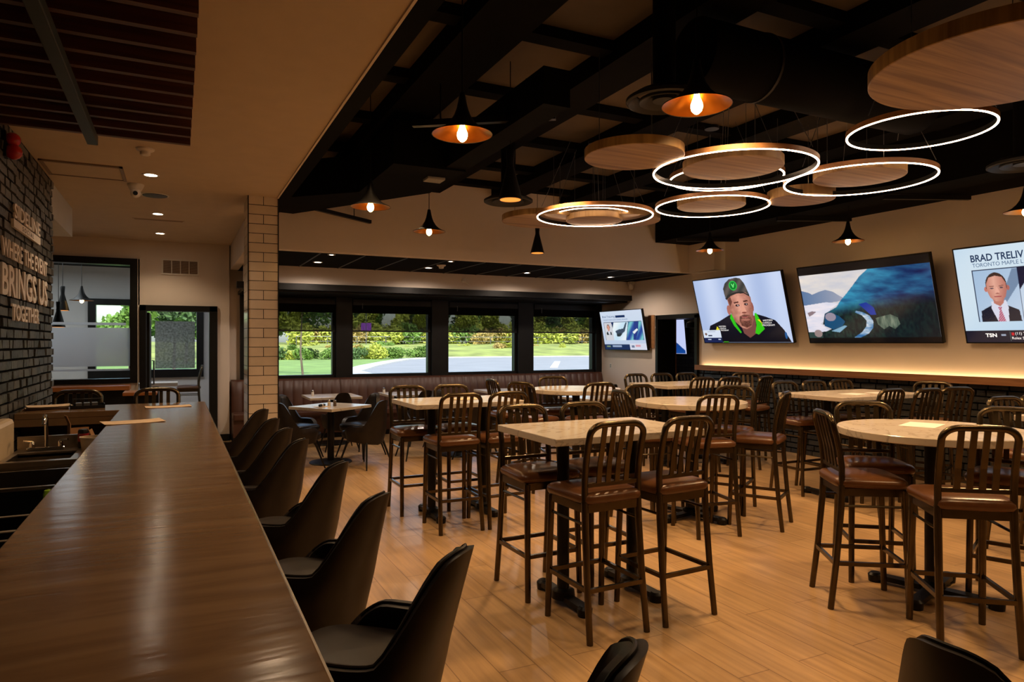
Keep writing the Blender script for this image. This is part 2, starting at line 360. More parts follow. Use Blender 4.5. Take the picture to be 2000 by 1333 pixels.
# window wall
YW = 12.22
struct('wall_back', MB().box((.75, YW, 0), (8.3, YW+.2, .98)).box((.75, YW, 2.43), (8.3, YW+.2, 4)).box((.75, YW, .98), (.93, YW+.2, 2.43)), 'plaster')
posts = [(.93, 1.07), (2.50, 2.78), (4.27, 4.6), (6.08, 6.42), (7.91, 8.05)]
for i in range(4):
    a = posts[i][1]; b = posts[i+1][0]
    f = MB().box((posts[i][0], YW-.1, .98), (a, YW+.16, 2.43)).box((a, YW-.04, .98), (b, YW+.12, 1.04)).box((a, YW-.04, 2.36), (b, YW+.12, 2.43))
    f.box((a, YW-.02, 1.04), (a+.03, YW+.1, 2.36)).box((b-.05, YW-.02, 1.04), (b, YW+.1, 2.36))
    if i == 3: f.box((posts[4][0], YW-.1, .98), (posts[4][1], YW+.16, 2.43))
    w = struct('window_%d' % (i+1), f, 'black_satin')
    B((a+.02, YW+.05, 1.03), (b-.04, YW+.056, 2.37)).build('pane', 'window_glass', w)
    bl = thing('roller_blind', 'black see-through roller blind half lowered in the %s big window from the tiled column' % ('first', 'second', 'third', 'fourth')[i], 'blind', (0, 0, 0), 0, 'roller blinds in the window wall')
    bl.location = ((a+b)/2, YW-.06, 2.3); hw = (b-a)/2-.012
    cs = B((-hw, -.05, -.03), (hw, .05, .08)).build('cassette', 'black_satin', bl, bevel=.01)
    B((-hw, .0, -.17), (hw, .006, -.03)).build('rolled_band', 'black_paint', bl)
    sc_ = B((-hw, .002, -.48), (hw, .005, -.17)).build('shade_cloth', 'blind_mesh', bl)
    B((-hw, -.006, -.505), (hw, .012, -.48)).build('hem_bar', 'black_satin', sc_)
    MB().tube([(hw*.05-.6, -.05, .0), (hw*.05-.6, -.05, -.1)], .006, 6).build('pull_tab', 'grey_metal', cs)
# far-left wall with interior window and door
YL = 12.07
struct('wall_left_back', MB().box((-5, YL, 0), (-3.2, YL+.15, 3.2)).box((-3.2, YL, 2.9), (-.55, YL+.15, 3.2)).box((-3.2, YL, 0), (-.55, YL+.15, .98))
       .box((-.55, YL, 2.19), (.58, YL+.15, 3.2)).box((.58, YL, 0), (.76, YL+.34, 3.2)).box((-.57, YL, .98), (-.53, YL+.15, 2.9)), 'plaster')
f = MB().box((-3.2, YL-.04, .98), (-.56, YL+.17, 1.05)).box((-3.2, YL-.04, 2.8), (-.56, YL+.17, 2.9)).box((-.66, YL-.04, 1.05), (-.56, YL+.17, 2.8)).box((-3.2, YL-.04, 1.05), (-3.1, YL+.17, 2.8))
w5 = struct('window_5', f, 'black_satin')
B((-3.1, YL+.06, 1.05), (-.66, YL+.066, 2.8)).build('pane', 'window_glass', w5)
B((-3.1, YL+.045, 1.24), (-.66, YL+.05, 1.83)).build('frosted_band', 'frost_film', w5)
B((-3.1, YL+.045, 1.87), (-.72, YL+.05, 1.91)).build('frosted_stripe', 'frost_film', w5)
B((-3.1, YL+.045, 1.17), (-.66, YL+.05, 1.2)).build('frosted_stripe', 'frost_film', w5)
struct('door_2', MB().box((-.53, YL-.05, 0), (-.44, YL+.2, 2.19)).box((.46, YL-.05, 0), (.58, YL+.2, 2.19)).box((-.53, YL-.05, 2.1), (.58, YL+.2, 2.19)), 'black_satin', bevel=.004)
d = struct('door_3', MB().box((-.48, YL+.18, .03), (-.4, YL+1.0, 2.08)), 'black_satin')
MB().tube([(-.39, YL+.9, .9), (-.36, YL+.9, .9), (-.36, YL+.9, 1.3), (-.39, YL+.9, 1.3)], .012, 8).build('door_handle', 'grey_metal', d)
struct('baseboard_left', MB().box((.58, YL-.02, 0), (.76, YL, .11)), 'black_satin')
# room beyond
struct('wall_beyond', MB().box((-5, 15.5, 0), (-1.56, 15.7, 3.4)).box((-1.56, 15.5, 0), (.48, 15.7, .92)).box((-1.56, 15.5, 2.46), (.48, 15.7, 3.4)).box((.48, 15.5, 0), (.9, 15.7, 3.4)).box((-.73, 15.5, .92), (-.68, 15.7, 2.46)), 'plaster_grey')
struct('wall_beyond_right', B((.76, 12.42, 0), (.9, 15.5, 3.4)), 'plaster_grey')
struct('ceiling_beyond', MB().box((-5, 12.25, 3.2), (.9, 15.7, 3.3)), 'plaster_grey')
struct('trim_9', MB().box((-5, 12.42, 3.0), (.76, 14.6, 3.2)).box((-5, 12.3, 3.1), (.76, 12.42, 3.2)), 'black_paint')
for i, (a, b) in enumerate(((-1.56, -.73), (-.68, .48))):
    t = 2.34 if i == 0 else 2.26
    f = MB().box((a, 15.44, .90), (b, 15.62, 1.06)).box((a, 15.44, t), (b, 15.62, 2.46)).box((a, 15.44, 1.06), (a+.13, 15.62, t)).box((b-.13, 15.44, 1.06), (b, 15.62, t))
    w = struct('window_%d' % (6+i), f, 'black_satin')
    B((a+.13, 15.55, 1.06), (b-.13, 15.555, t)).build('pane', 'window_glass', w)
    if i: B((a+.27, 15.535, 1.08), (b-.16, 15.54, 2.04)).build('speckled_film', 'speckle_film', w)
# alcove beyond the right doorway
struct('wall_alcove', B((9.46, 8.9, 0), (9.6, 12.3, 3)), 'black_brick')
struct('wall_alcove_sides', MB().box((8.3, 8.7, 0), (9.6, 8.9, 3)).box((8.3, 12.3, 0), (9.6, 12.42, 3)), 'black_paint')
struct('trim_10', B((8.42, 10.2, 0), (8.45, 10.26, 2.11)), 'ledge_wood')
struct('ceiling_alcove', B((8.3, 8.7, 3), (9.6, 12.42, 3.1)), 'black_paint')
# tiled column
struct('column', B((.686, 7.9, 0), (1.0, 8.42, 3.2)), 'column_tile')
struct('trim_11', MB().box((.680, 7.893, 0), (.692, 7.905, 3.2)).box((.992, 7.893, 0), (1.003, 7.905, 3.2)), 'black_metal')
# black beams and joists over the dining room
for i, (a, b) in enumerate(((1.0, 1.12), (1.73, 2.17), (2.95, 3.33), (4.13, 4.5), (5.28, 5.65), (6.44, 6.8))):
    struct('trim_%d' % (12+i), MB().box((a, -3.5, 3.72 if i else 3.2), (b, 9.12, 3.88)), 'black_paint')
for i, y in enumerate((-2.3, -1.1, .1, 1.25, 2.35, 3.2, 4.28, 5.47, 6.65, 7.8, 8.75)):
    struct('trim_%d' % (20+i), B((1.1, y, 3.80), (7.1, y+.15, 3.88)), 'black_paint')

# ------------------------------------------------------------------ lamps, rings and oak discs overhead
TOP = 3.74
def ring(x, y, z, r, label, tops=3):
    t = thing('ring_light', label, 'ring light', (x, y, z), 0, 'glowing ring lights over the tables')
    MB().lathe([(r+.010, .0), (r+.010, .038), (r+.004, .038), (r+.004, .0)], 96, closed=True).build('oak_veneer', 'kraft_trim', t, smooth=True)
    bd = MB().lathe([(r+.004, .0), (r+.004, .038), (r-.008, .038), (r-.008, .0)], 96, closed=True).build('ring_band', 'black_satin', t, smooth=True)
    MB().lathe([(r+.007, -.006), (r+.008, .001), (r-.005, .001), (r-.004, -.006)], 96, closed=True).build('led_diffuser', 'led_ring', bd, smooth=True)
    for k in range(tops):
        a = 2*PI*k/tops+.9; c, s_ = math.cos(a), math.sin(a)
        MB().tube([(c*(r-.008), s_*(r-.008), .07), (c*r*.45, s_*r*.45, TOP-z)], .0025, 5).build('hanging_wire', 'grey_metal', t)
    MB().lathe([(.07, TOP-z-.02), (.07, TOP-z+.01)], 16).build('ceiling_canopy', 'black_metal', t)
    return t
ring(3.91, 4.04, 2.95, .61, 'large glowing ring light around the biggest small oak disc, in the middle of the cluster')
ring(4.28, 4.51, 3.03, .47, 'glowing ring light mostly hidden behind the oak disc of the large middle ring')
ring(5.08, 3.83, 2.95, .57, 'glowing ring light with an oak disc inside it, right of the large middle ring')
ring(4.88, 3.18, 3.15, .475, 'empty glowing ring light without a disc, highest and farthest right')
ring(4.76, 5.21, 2.95, .54, 'glowing ring light below the large middle ring, with a small oak disc inside')
ring(4.0, 6.16, 2.95, .61, 'leftmost glowing ring light hanging in front of the cream bulkhead')
ring(4.16, 6.46, 3.03, .42, 'small glowing ring light nested inside the leftmost ring')
def disc(x, y, z, r, label, h=.065, dark=False):
    t = thing('ceiling_disc', label, 'ceiling disc', (x, y, z), 0, 'round oak ceiling discs')
    MB().lathe([(1e-3, 0), (r-.004, 0), (r, .004), (r, h), (1e-3, h)], 72).build('oak_panel', 'disc_oak', t, smooth=True)
    for k in range(3):
        a = 2*PI*k/3+.4
        MB().tube([(r*.7*math.cos(a), r*.7*math.sin(a), h), (r*.7*math.cos(a), r*.7*math.sin(a), TOP-z)], .0025, 5).build('hanging_wire', 'grey_metal', t)
disc(3.96, 4.10, 2.985, .385, 'round oak disc hanging in the large middle ring light')
disc(5.13, 3.86, 2.985, .355, 'round oak disc hanging inside the ring light on the right')
disc(4.86, 5.33, 2.985, .335, 'round oak disc hanging inside the lower ring light')
disc(4.17, 6.43, 2.955, .31, 'round oak disc inside the nested pair of ring lights on the left')
disc(2.99, 4.08, 2.95, .36, 'round oak disc hanging free of any ring, left of the large middle ring')
disc(5.30, 4.60, 2.95, .30, 'round oak disc peeking out between the lower and right ring lights', .09)
disc(3.78, 6.91, 3.0, .47, 'pale oak disc showing left of the nested ring lights against the bulkhead')
disc(4.58, 6.51, 3.0, .45, 'pale oak disc showing right of the nested ring lights against the bulkhead')
disc(3.80, 2.03, 3.0, .62, 'very large oak disc cut by the upper right corner of the frame', .08)
disc(7.45, 3.25, 3.0, .22, 'small oak disc just peeking in at the right edge beside the empty ring')
def pend_proto():
    t = thing('pendant_lamp', '', 'pendant lamp', (0, 0, 0), 0, 'black flared pendant lamps with gold insides')
    prof = [(.180, 0), (.178, .006), (.150, .018), (.110, .040), (.076, .072), (.050, .112), (.034, .155), (.024, .200), (.016, .245)]
    MB().lathe(prof+[(.002, .250)], 40).build('shade', 'lamp_black', t, smooth=True)
    MB().lathe([(.177, .002)]+[(r-.004, z-.003) for r, z in prof[2:]]+[(.002, .24)], 40).build('gold_lining', 'gold_inside', t, smooth=True)
    # the lining and shade are open below: drop the cap face of each
    for ch in t.children:
        me = ch.data
        import bmesh as bm_
        b = bm_.new(); b.from_mesh(me); b.faces.ensure_lookup_table()
        for f in [f for f in b.faces if len(f.verts) == 40 and f.calc_center_median().z < .05]: b.faces.remove(f)
        b.to_mesh(me); b.free()
    MB().lathe([(.013, .10), (.014, .06), (.017, .045), (.030, .012), (.032, -.005), (.026, -.026), (.012, -.040), (.002, -.044)], 16).build('bulb', 'bulb_glow', t, smooth=True)
    MB().lathe([(.016, .10), (.016, .15)], 12).build('socket', 'gold_inside', t, smooth=True)
    MB().tube([(0, 0, .245), (0, 0, 1.055)], .004, 6).build('cord', 'lamp_black', t)
    return t
pp = pend_proto()
PG = 'black flared pendant lamps with gold insides'
for x, y, lb in ((2.42, 2.76, 'nearest and largest flared pendant lamp, in front of the round ceiling vent'), (1.51, 3.75, 'flared pendant lamp second nearest, above the middle of the cream soffit edge'),
                 (1.57, 6.12, 'flared pendant lamp nearest the top of the tiled column'), (2.5, 7.19, 'flared pendant lamp seen whole against the cream bulkhead'),
                 (6.38, 7.02, 'flared pendant lamp above the television with the man in a cap'), (7.3, 5.64, 'flared pendant lamp above the television with the mountain valley'),
                 (7.15, 3.63, 'flared pendant lamp cut by the right edge of the frame')):
    place(pp, (x, y, 2.83), 0, lb, PG)
place(pp, (-1.45, 13.5, 2.31), 0, 'flared pendant lamp lit in the room behind the interior window', PG)
for x, y in ((2.42, 2.76), (1.51, 3.75), (1.57, 6.12), (2.5, 7.19), (6.38, 7.02), (7.3, 5.64), (7.15, 3.63)):
    lamp('POINT', (x, y, 2.77), 2.2, (1, .5, .16), .03)
def cone_proto():
    t = thing('cone_pendant', '', 'pendant lamp', (0, 0, 0), 0, 'tall black cone pendants')
    MB().lathe([(.098, 0), (.094, .012), (.030, .262), (.028, .29), (.036, .395), (.030, .405), (.002, .406)], 32).build('shade', 'lamp_black', t, smooth=True)
    MB().lathe([(.001, .004), (.093, .004), (.093, .001), (.001, .001)], 32).build('gold_lining', 'gold_inside', t)
    MB().lathe([(.0005, -.003), (.084, -.003), (.084, .0008), (.0005, .0008)], 20).build('glowing_lens', 'gold_glow', t)
    MB().tube([(0, 0, .405), (0, 0, 1.4)], .004, 6).build('cord', 'lamp_black', t)
    return t
cp = cone_proto()
CG = 'tall black cone pendants'
place(cp, (2.42, 4.97, 2.76), 0, 'tall black cone pendant hanging in front of a round black vent', CG)
place(cp, (4.53, 8.44, 2.86), 0, 'tall black cone pendant hanging below the nested ring lights', CG)
place(cp, (-1.72, 13.5, 2.14), 0, 'tall black cone pendant behind the interior window, next to the lit lamp', CG)
place(cp, (-1.70, 12.9, 1.85), 0, 'lowest black cone pendant behind the interior window, half hidden by the brick wall', CG)
# round vents and ducts
def vent(x, y, z, r, label):
    t = thing('ceiling_vent', label, 'vent', (x, y, z), 0, 'round black ceiling vents')
    MB().lathe([(r, 0), (r-.015, -.008), (r*.72, .05), (r*.72, .06), (r, .02)], 40, closed=True).build('outer_ring', 'black_vent', t, smooth=True)
    MB().lathe([(r*.66, .0), (r*.64, -.004), (r*.36, .045), (r*.36, .055), (r*.66, .015)], 36, closed=True).build('inner_ring', 'black_vent', t, smooth=True)
    MB().lathe([(.001, .0), (r*.3, .005), (r*.3, .03), (.001, .03)], 28).build('centre_plate', 'black_vent', t, smooth=True)
    MB().lathe([(r*.30, .03), (r*.30, TOP-z+.12)], 24).build('drop_duct', 'black_paint', t, smooth=True)
vent(2.72, 3.40, 3.1, .235, 'round black vent behind the nearest flared pendant')
vent(3.16, 6.54, 3.1, .26, 'round black vent behind the tall cone pendant')
vent(6.42, 3.27, 3.1, .27, 'dark round vent at the right edge above the right ring light')
t = thing('round_duct', 'thick round black duct running across the ceiling left of the largest oak disc', 'duct', (0, 0, 0))
MB().tube([(2.97, 3.42, 3.46), (5.2, 3.42, 3.46)], .22, 32).build('duct_pipe', 'black_paint', t, smooth=True)
MB().tube([(3.52, 3.42, 3.46), (3.54, 3.42, 3.46)], .226, 32).build('seam_band', 'black_vent', t, smooth=True)
t = thing('box_duct', 'big black box duct slanting from the cream soffit towards the middle of the ceiling', 'duct', (0, 0, 0))
MB().prism([(1.02, 8.85), (1.02, 8.0), (1.75, 7.3), (1.75, 6.0), (2.45, 6.0), (2.45, 7.02), (1.3, 8.9)], 3.22, 3.62).build('duct_box', 'black_paint', t)
MB().box((2.25, 4.1, 3.24), (2.46, 6.0, 3.5)).build('duct_branch', 'black_paint', t)
t = tag(B((2.18, 6.3, 3.195), (2.36, 6.46, 3.225)).build('box_fixture', 'white_plastic', None, bevel=.008), 'small pale grey box fixture under the big black duct', 'fixture')
basic('grey_panel', (.30, .29, .27), .5, 0, .1); t.data.materials[0] = M['grey_panel']
for p, q, lb in (((1.64, 5.1, 3.3), (2.55, 4.46, 3.3), 'long black track bar behind the second nearest flared pendant'), ((1.1, 8.5, 3.3), (2.32, 9.05, 3.22), 'long black track bar reaching over the bulkhead beside the column'),
                 ((7.05, 6.5, 3.22), (7.95, 6.1, 3.22), 'short black track bar above the pendant over the mountain television'), ((7.05, 8.5, 3.22), (7.95, 8.1, 3.22), 'short black track bar above the pendant over the cap man television'), ((7.05, 5.0, 3.22), (7.95, 4.6, 3.22), 'short black track bar high on the right wall near the frame edge')):
    t = thing('track_bar', lb, 'track bar', (0, 0, 0), 0, 'black ceiling track bars')
    MB().bar(p, q, .05, .045).build('track_rail', 'black_satin', t)
    for k in (.2, .8):
        c = Vector(p).lerp(Vector(q), k); MB().tube([c, (c.x, c.y, 3.6)], .006, 6).build('hanger_rod', 'black_satin', t)
# ------------------------------------------------------------------ soffit fittings over the bar
def downlight(x, y, z, label, r=.055, mat='downlight_glow', group='recessed lights in the bar ceiling'):
    t = thing('recessed_light', label, 'ceiling light', (x, y, z), 0, group)
    tr_ = MB().lathe([(r+.022, 0), (r+.02, -.006), (r, -.005), (r, 0)], 28, closed=True).build('trim_ring', 'white_plastic', t, smooth=True)
    MB().lathe([(.001, -.002), (r, -.002), (r, .0), (.001, .0)], 28).build('lens', mat, tr_)
downlight(-.23, 7.35, 3.2, 'nearest recessed light in the bar ceiling, left of the dome camera level')
downlight(-.22, 9.53, 3.2, 'middle recessed light in the bar ceiling, beyond the black speaker')
downlight(-.23, 11.21, 3.2, 'farthest recessed light in the bar ceiling, above the wall grille')
for x, lb in ((1.87, 'recessed light in the black ceiling nearest the tiled column'), (3.6, 'second recessed light from the column in the black window ceiling'), (5.36, 'third recessed light from the column in the black window ceiling'), (7.09, 'recessed light in the black window ceiling nearest the corner camera')):
    downlight(x, 10.38, 2.8, lb, .05, 'cool_downlight', 'recessed lights in the black window ceiling')
for x, lb in ((1.88, 'tiny light at the front lip of the black window ceiling, near the column'), (3.61, 'tiny light at the front lip of the black window ceiling, right of the first')):
    downlight(x, 9.42, 2.8, lb, .03, 'cool_downlight', 'recessed lights in the black window ceiling')
def smoke(x, y, z, label):
    t = thing('smoke_detector', label, 'smoke detector', (x, y, z), 0, 'smoke detectors')
    MB().lathe([(.068, 0), (.068, -.012), (.06, -.018), (.04, -.026), (.038, -.05), (.03, -.055), (.001, -.055)], 28).build('housing', 'white_plastic', t, smooth=True)
    MB().lathe([(.072, -.004), (.072, .0), (.001, .0)], 28).build('base_plate', 'white_plastic', t, smooth=True)
smoke(-.24, 6.38, 3.2, 'white smoke detector on the bar ceiling below the slatted panel')
smoke(3.65, 9.93, 2.8, 'white smoke detector on the black window ceiling')
t = thing('dome_camera', 'white security camera on the bar ceiling by the access hatch', 'camera', (-.38, 7.85, 3.2))
MB().lathe([(.075, 0), (.075, -.015), (.055, -.06), (.045, -.07), (.001, -.07)], 28).build('mount', 'white_plastic', t, smooth=True)
cb_ = MB().ball((0, -.01, -.09), .05, 20, 12).build('camera_ball', 'white_plastic', t, smooth=True)
MB().lathe([(.022, 0), (.022, .012), (.001, .012)], 20).xf(Matrix.Translation((0, -.055, -.10)) @ Matrix.Rotation(R(100), 4, 'X')).build('lens', 'black_satin', cb_)
t = thing('ceiling_speaker', 'flat round black ceiling speaker beyond the dome camera', 'speaker', (-.22, 8.33, 3.2))
MB().lathe([(.125, 0), (.12, -.012), (.001, -.016)], 32).build('grille', 'black_satin', t, smooth=True)
MB().lathe([(.14, 0), (.14, -.006), (.124, -.008), (.124, 0)], 32, closed=True).build('rim', 'white_plastic', t)
t = thing('access_hatch', 'square access hatch in the bar ceiling left of the nearest recessed light', 'hatch', (-.77, 7.42, 3.2))
B((-.29, -.26, -.006), (.29, .26, 0)).build('hatch_panel', 'plaster_ceiling', t)
MB().box((-.32, -.30, -.016), (.32, -.27, 0)).box((-.32, .27, -.010), (.32, .29, 0)).box((-.32, -.3, -.012), (-.295, .29, 0)).box((.295, -.3, -.016), (.32, .29, 0)).build('hatch_frame', 'hatch_edge', t)
t = thing('slot_diffuser', 'long thin slot diffuser in the bar ceiling before the farthest recessed light', 'vent', (-.22, 10.0, 3.2))
MB().box((-.3, -.05, -.006), (.3, .05, 0)).build('slot_frame', 'plaster_ceiling', t)
MB().box((-.28, -.03, -.009), (.28, -.022, 0)).box((-.28, .0, -.009), (.28, .006, 0)).build('slots', 'hatch_edge', t)
t = thing('slatted_ceiling_panel', 'dark wood slatted panel hung under the bar ceiling at upper left', 'ceiling panel', (0, 0, 0))
ys = [5.33-.212*k for k in range(19)]
for y in ys: B((-1.09, y-.04, 2.99), (.08, y, 3.185)).build('slat', 'slat_wood', t)
MB().box((-.95, 1.4, 3.17), (-.9, 5.34, 3.2)).box((-.1, 1.4, 3.17), (-.05, 5.34, 3.2)).build('batten', 'slat_wood', t)
t = thing('hanging_rail', 'long dark green-black rail running below the slatted ceiling panel', 'rail', (0, 0, 0))
B((-.52, 1.0, 2.87), (-.46, 5.12, 2.93)).build('rail_beam', 'rail_green', t, bevel=.004)
for y in (1.6, 3.2, 4.9): MB().tube([(-.49, y, 2.93), (-.49, y, 3.19)], .008, 8).build('hanger_rod', 'black_satin', t)
# wall bits
t = thing('wall_grille', 'white four-panel air grille high on the wall above the glass door', 'vent', (.04, YL, 2.8))
MB().box((-.27, -.015, -.125), (.27, 0, -.1)).box((-.27, -.015, .1), (.27, 0, .125)).box((-.27, -.015, -.1), (-.245, 0, .1)).box((.245, -.015, -.1), (.27, 0, .1)).box((-.132, -.014, -.1), (-.118, 0, .1)).box((-.007, -.014, -.1), (.007, 0, .1)).box((.118, -.014, -.1), (.132, 0, .1)).build('grille_frame', 'white_plastic', t)
g = MB()
for k in range(20): g.box((-.245, -.008, -.098+k*.01), (.245, 0, -.093+k*.01))
g.build('louvres', 'hatch_edge', t)
t = thing('corner_camera', 'white camera under the black ceiling in the corner by the right wall', 'camera', (7.98, 10.98, 2.74))
B((-.05, -.05, 0), (.05, .05, .06)).build('mount', 'white_plastic', t, bevel=.01)
MB().lathe([(.05, 0), (.05, -.06), (.03, -.1), (.001, -.105)], 20).build('camera_body', 'white_plastic', t, smooth=True)
t = thing('motion_sensor', 'small white spotlight-like sensor on the cream band above the windows', 'sensor', (4.48, 11.08, 2.68))
MB().lathe([(.035, 0), (.035, .05), (.001, .05)], 16).xf(Matrix.Rotation(R(70), 4, 'X')).build('sensor_head', 'white_plastic', t, smooth=True)
MB().tube([(0, -.02, 0), (.05, -.06, -.04), (.1, -.06, -.07)], .01, 8).build('sensor_arm', 'white_plastic', t)
t = thing('wall_outlet', 'white double outlet on the cream wall under the small television', 'outlet', (8.05, 11.78, 1.12))
B((-.008, -.035, -.058), (0, .035, .058)).build('cover_plate', 'white_plastic', t, bevel=.003)
for z in (-.028, .01): B((-.011, -.016, z), (-.007, .016, z+.026)).build('socket', 'grey_metal', t)
t = thing('red_beacon', 'glossy red dome light on the brick wall at the left frame edge', 'warning light', (-1.08, 5.9, 2.99))
MB().ball((.035, 0, -.035), .055, 20, 12).build('lower_dome', 'red_gloss', t, smooth=True)
MB().ball((.03, .0, .05), .05, 20, 12).build('upper_dome', 'red_gloss', t, smooth=True)
B((-.03, -.05, -.08), (.0, .05, .1)).build('back_plate', 'black_metal', t)
# ------------------------------------------------------------------ lettering on the brick wall
def text_mesh(s_, extrude=.0, bold=0.0, spacing=1.0):
    c = bpy.data.curves.new('text', 'FONT'); c.body = s_; c.extrude = extrude; c.offset = bold; c.space_character = spacing; c.resolution_u = 3
    o = bpy.data.objects.new('text', c); COL.objects.link(o); dg = bpy.context.evaluated_depsgraph_get(); dg.update()
    me = bpy.data.meshes.new_from_object(o.evaluated_get(dg)); bpy.data.objects.remove(o); bpy.data.curves.remove(c)
    vs = [v.co.copy() for v in me.vertices]; fs = [tuple(p.vertices) for p in me.polygons]; bpy.data.meshes.remove(me)
    x0 = min(v.x for v in vs); x1 = max(v.x for v in vs); y0 = min(v.y for v in vs); y1 = max(v.y for v in vs)
    return [((v.x-x0)/(x1-x0), (v.y-y0)/(y1-y0), v.z) for v in vs], fs
def islands(vs, fs):
    par = list(range(len(vs)))
    def find(a):
        while par[a] != a: par[a] = par[par[a]]; a = par[a]
        return a
    key = {}
    for i, v in enumerate(vs):
        k = (round(v[0], 5), round(v[1], 5), round(v[2], 5))
        if k in key: par[find(i)] = find(key[k])
        else: key[k] = i
    for f in fs:
        for a in f[1:]: par[find(a)] = find(f[0])
    gr = {}
    for f in fs: gr.setdefault(find(f[0]), []).append(f)
    out = []
    for fl in gr.values():
        ids = sorted({i for f in fl for i in f}); mp_ = {a: b for b, a in enumerate(ids)}
        out.append(([vs[i] for i in ids], [tuple(mp_[i] for i in f) for f in fl]))
    return sorted(out, key=lambda q: sum(v[0] for v in q[0])/len(q[0]))
def wall_text(s_, y0, y1, z0, z1, depth, mat, label, bold=.02, x=-1.092):
    t = thing('wall_lettering', label, 'lettering', (x, (y0+y1)/2, z0), 0, 'raised words on the brick wall')
    vs, fs = text_mesh(s_, .5, bold)
    L = y1-y0
    for iv, jf in islands(vs, fs):
        m = MB(); m.add([(depth*(v[2]+.5)+.002, v[0]*L-L/2, v[1]*(z1-z0)) for v in iv], jf); m.build('letter', mat, t)
    return t
wall_text('SIDELINE', 6.13, 7.18, 2.526, 2.637, .012, 'letter_cream', 'small raised cream word SIDELINE at the top of the brick wall sign', .02)
t = thing('sign_plate', 'cream plate with the cut-out word SOCIAL below the top word of the brick wall sign', 'sign', (-1.10, 6.655, 2.455))
B((.0, -.54, 0), (.02, .54, .06)).build('plate', 'letter_cream', t)
vs, fs = text_mesh('SOCIAL', .5, .0, 1.6); MB().add([(.001*v[2]+.0208, v[0]*.46-.23, .012+v[1]*.036) for v in vs], fs).build('letters', 'black_satin', t)
wall_text('WHERE THE EVENT', 5.73, 7.54, 2.207, 2.337, .012, 'letter_cream', 'raised cream words WHERE THE EVENT on the brick wall, second line', .015)
wall_text('BRINGS US', 5.73, 7.54, 1.931, 2.159, .013, 'letter_cream', 'largest raised cream words BRINGS US on the brick wall', .02)
wall_text('TOGETHER', 6.06, 7.13, 1.763, 1.888, .012, 'letter_cream', 'raised cream word TOGETHER at the bottom of the brick wall sign', .015)

# ------------------------------------------------------------------ televisions
def painter(nx, ny, bgf, shapes):
    cols = []
    for j in range(ny+1):
        for i in range(nx+1):
            u = i/nx; v = j/ny; c = bgf(u, v)
            for kind, p, col in shapes:
                if kind == 'e': ins = ((u-p[0])/p[2])**2+((v-p[1])/p[3])**2 < 1
                elif kind == 'r': ins = p[0] <= u <= p[2] and p[1] <= v <= p[3]
                else:
                    ins = False; n = len(p); k = n-1
                    for q in range(n):
                        xi, yi = p[q]; xj, yj = p[k]
                        if (yi > v) != (yj > v) and u < (xj-xi)*(v-yi)/(yj-yi)+xi: ins = not ins
                        k = q
                if ins: c = col(u, v) if callable(col) else col
            cols.append(lin(*c))
    return cols
def screen_mat(name, s_):
    N = NT(name); at = N.n('ShaderNodeVertexColor', layer_name='picture'); N.l(at, 0, N.b, 'Emission Color'); N.b.inputs['Emission Strength'].default_value = s_
    N.b.inputs['Base Color'].default_value = (.01, .01, .01, 1); N.b.inputs['Roughness'].default_value = .15
screen_mat('screen_picture', 1.0)
emit('screen_text_dark', lin(22, 48, 84), 1.0); emit('screen_text_white', (.9, .92, .95), 1.0); emit('screen_text_blue', lin(60, 90, 130), 1.0)
def tv(label, loc, w, h, tilt, nx, ny, bgf, shapes, texts=(), arm=.1, bz=.012):
    t = thing('television', label, 'television', (0, 0, 0), 0, 'wall televisions')
    c_, s_ = math.cos(tilt), math.sin(tilt)
    rot = Matrix(((0, c_, -s_, 0), (-1, 0, 0, 0), (0, s_, c_, 0), (0, 0, 0, 1)))
    t.matrix_world = Matrix.Translation(loc) @ rot
    B((-w/2, 0, 0), (w/2, .045, h)).build('case', 'black_satin', t, bevel=.004)
    f = MB().box((-w/2, -.006, 0), (w/2, 0, bz)).box((-w/2, -.006, h-bz), (w/2, 0, h)).box((-w/2, -.006, bz), (-w/2+bz, 0, h-bz)).box((w/2-bz, -.006, bz), (w/2, 0, h-bz))
    f.build('bezel', 'black_satin', t)
    iw, ih = w-2*bz, h-2*bz; m = MB()
    vs = [(-iw/2+iw*i/nx, -.0015, h-bz-ih*j/ny) for j in range(ny+1) for i in range(nx+1)]
    fs = [(j*(nx+1)+i, (j+1)*(nx+1)+i, (j+1)*(nx+1)+i+1, j*(nx+1)+i+1) for j in range(ny) for i in range(nx)]
    o = m.add(vs, fs).build('screen', 'screen_picture', t)
    at = o.data.color_attributes.new('picture', 'FLOAT_COLOR', 'POINT'); cols = painter(nx, ny, bgf, shapes)
    at.data.foreach_set('color', [k for c in cols for k in (*c, 1)])
    for txt, u0, v0, u1, v1, mat, bold in texts:
        vs, fs = text_mesh(txt, 0, bold)
        MB().add([(-iw/2+iw*(u0+(u1-u0)*q[0]), -.003, h-bz-ih*(v1+(v0-v1)*q[1])) for q in vs], fs).build('screen_text', mat, t)
    MB().box((-.2, .045, h*.3), (.2, .06, h*.7)).bar((0, .06, h*.5), (0, .06+arm, h*.5-.02), .08, .08).build('wall_bracket', 'black_metal', t)
    return t
def vn(x, y):
    xi = math.floor(x); yi = math.floor(y); fx = x-xi; fy = y-yi; fx = fx*fx*(3-2*fx); fy = fy*fy*(3-2*fy)
    h = lambda a, b: (math.sin(a*127.1+b*311.7)*43758.5453) % 1
    return (h(xi, yi)*(1-fx)+h(xi+1, yi)*fx)*(1-fy)+(h(xi, yi+1)*(1-fx)+h(xi+1, yi+1)*fx)*fy
def fbm(x, y, o=4):
    t_ = 0; a = .5
    for _ in range(o): t_ += a*vn(x, y); x *= 2.03; y *= 2.03; a *= .5
    return t_
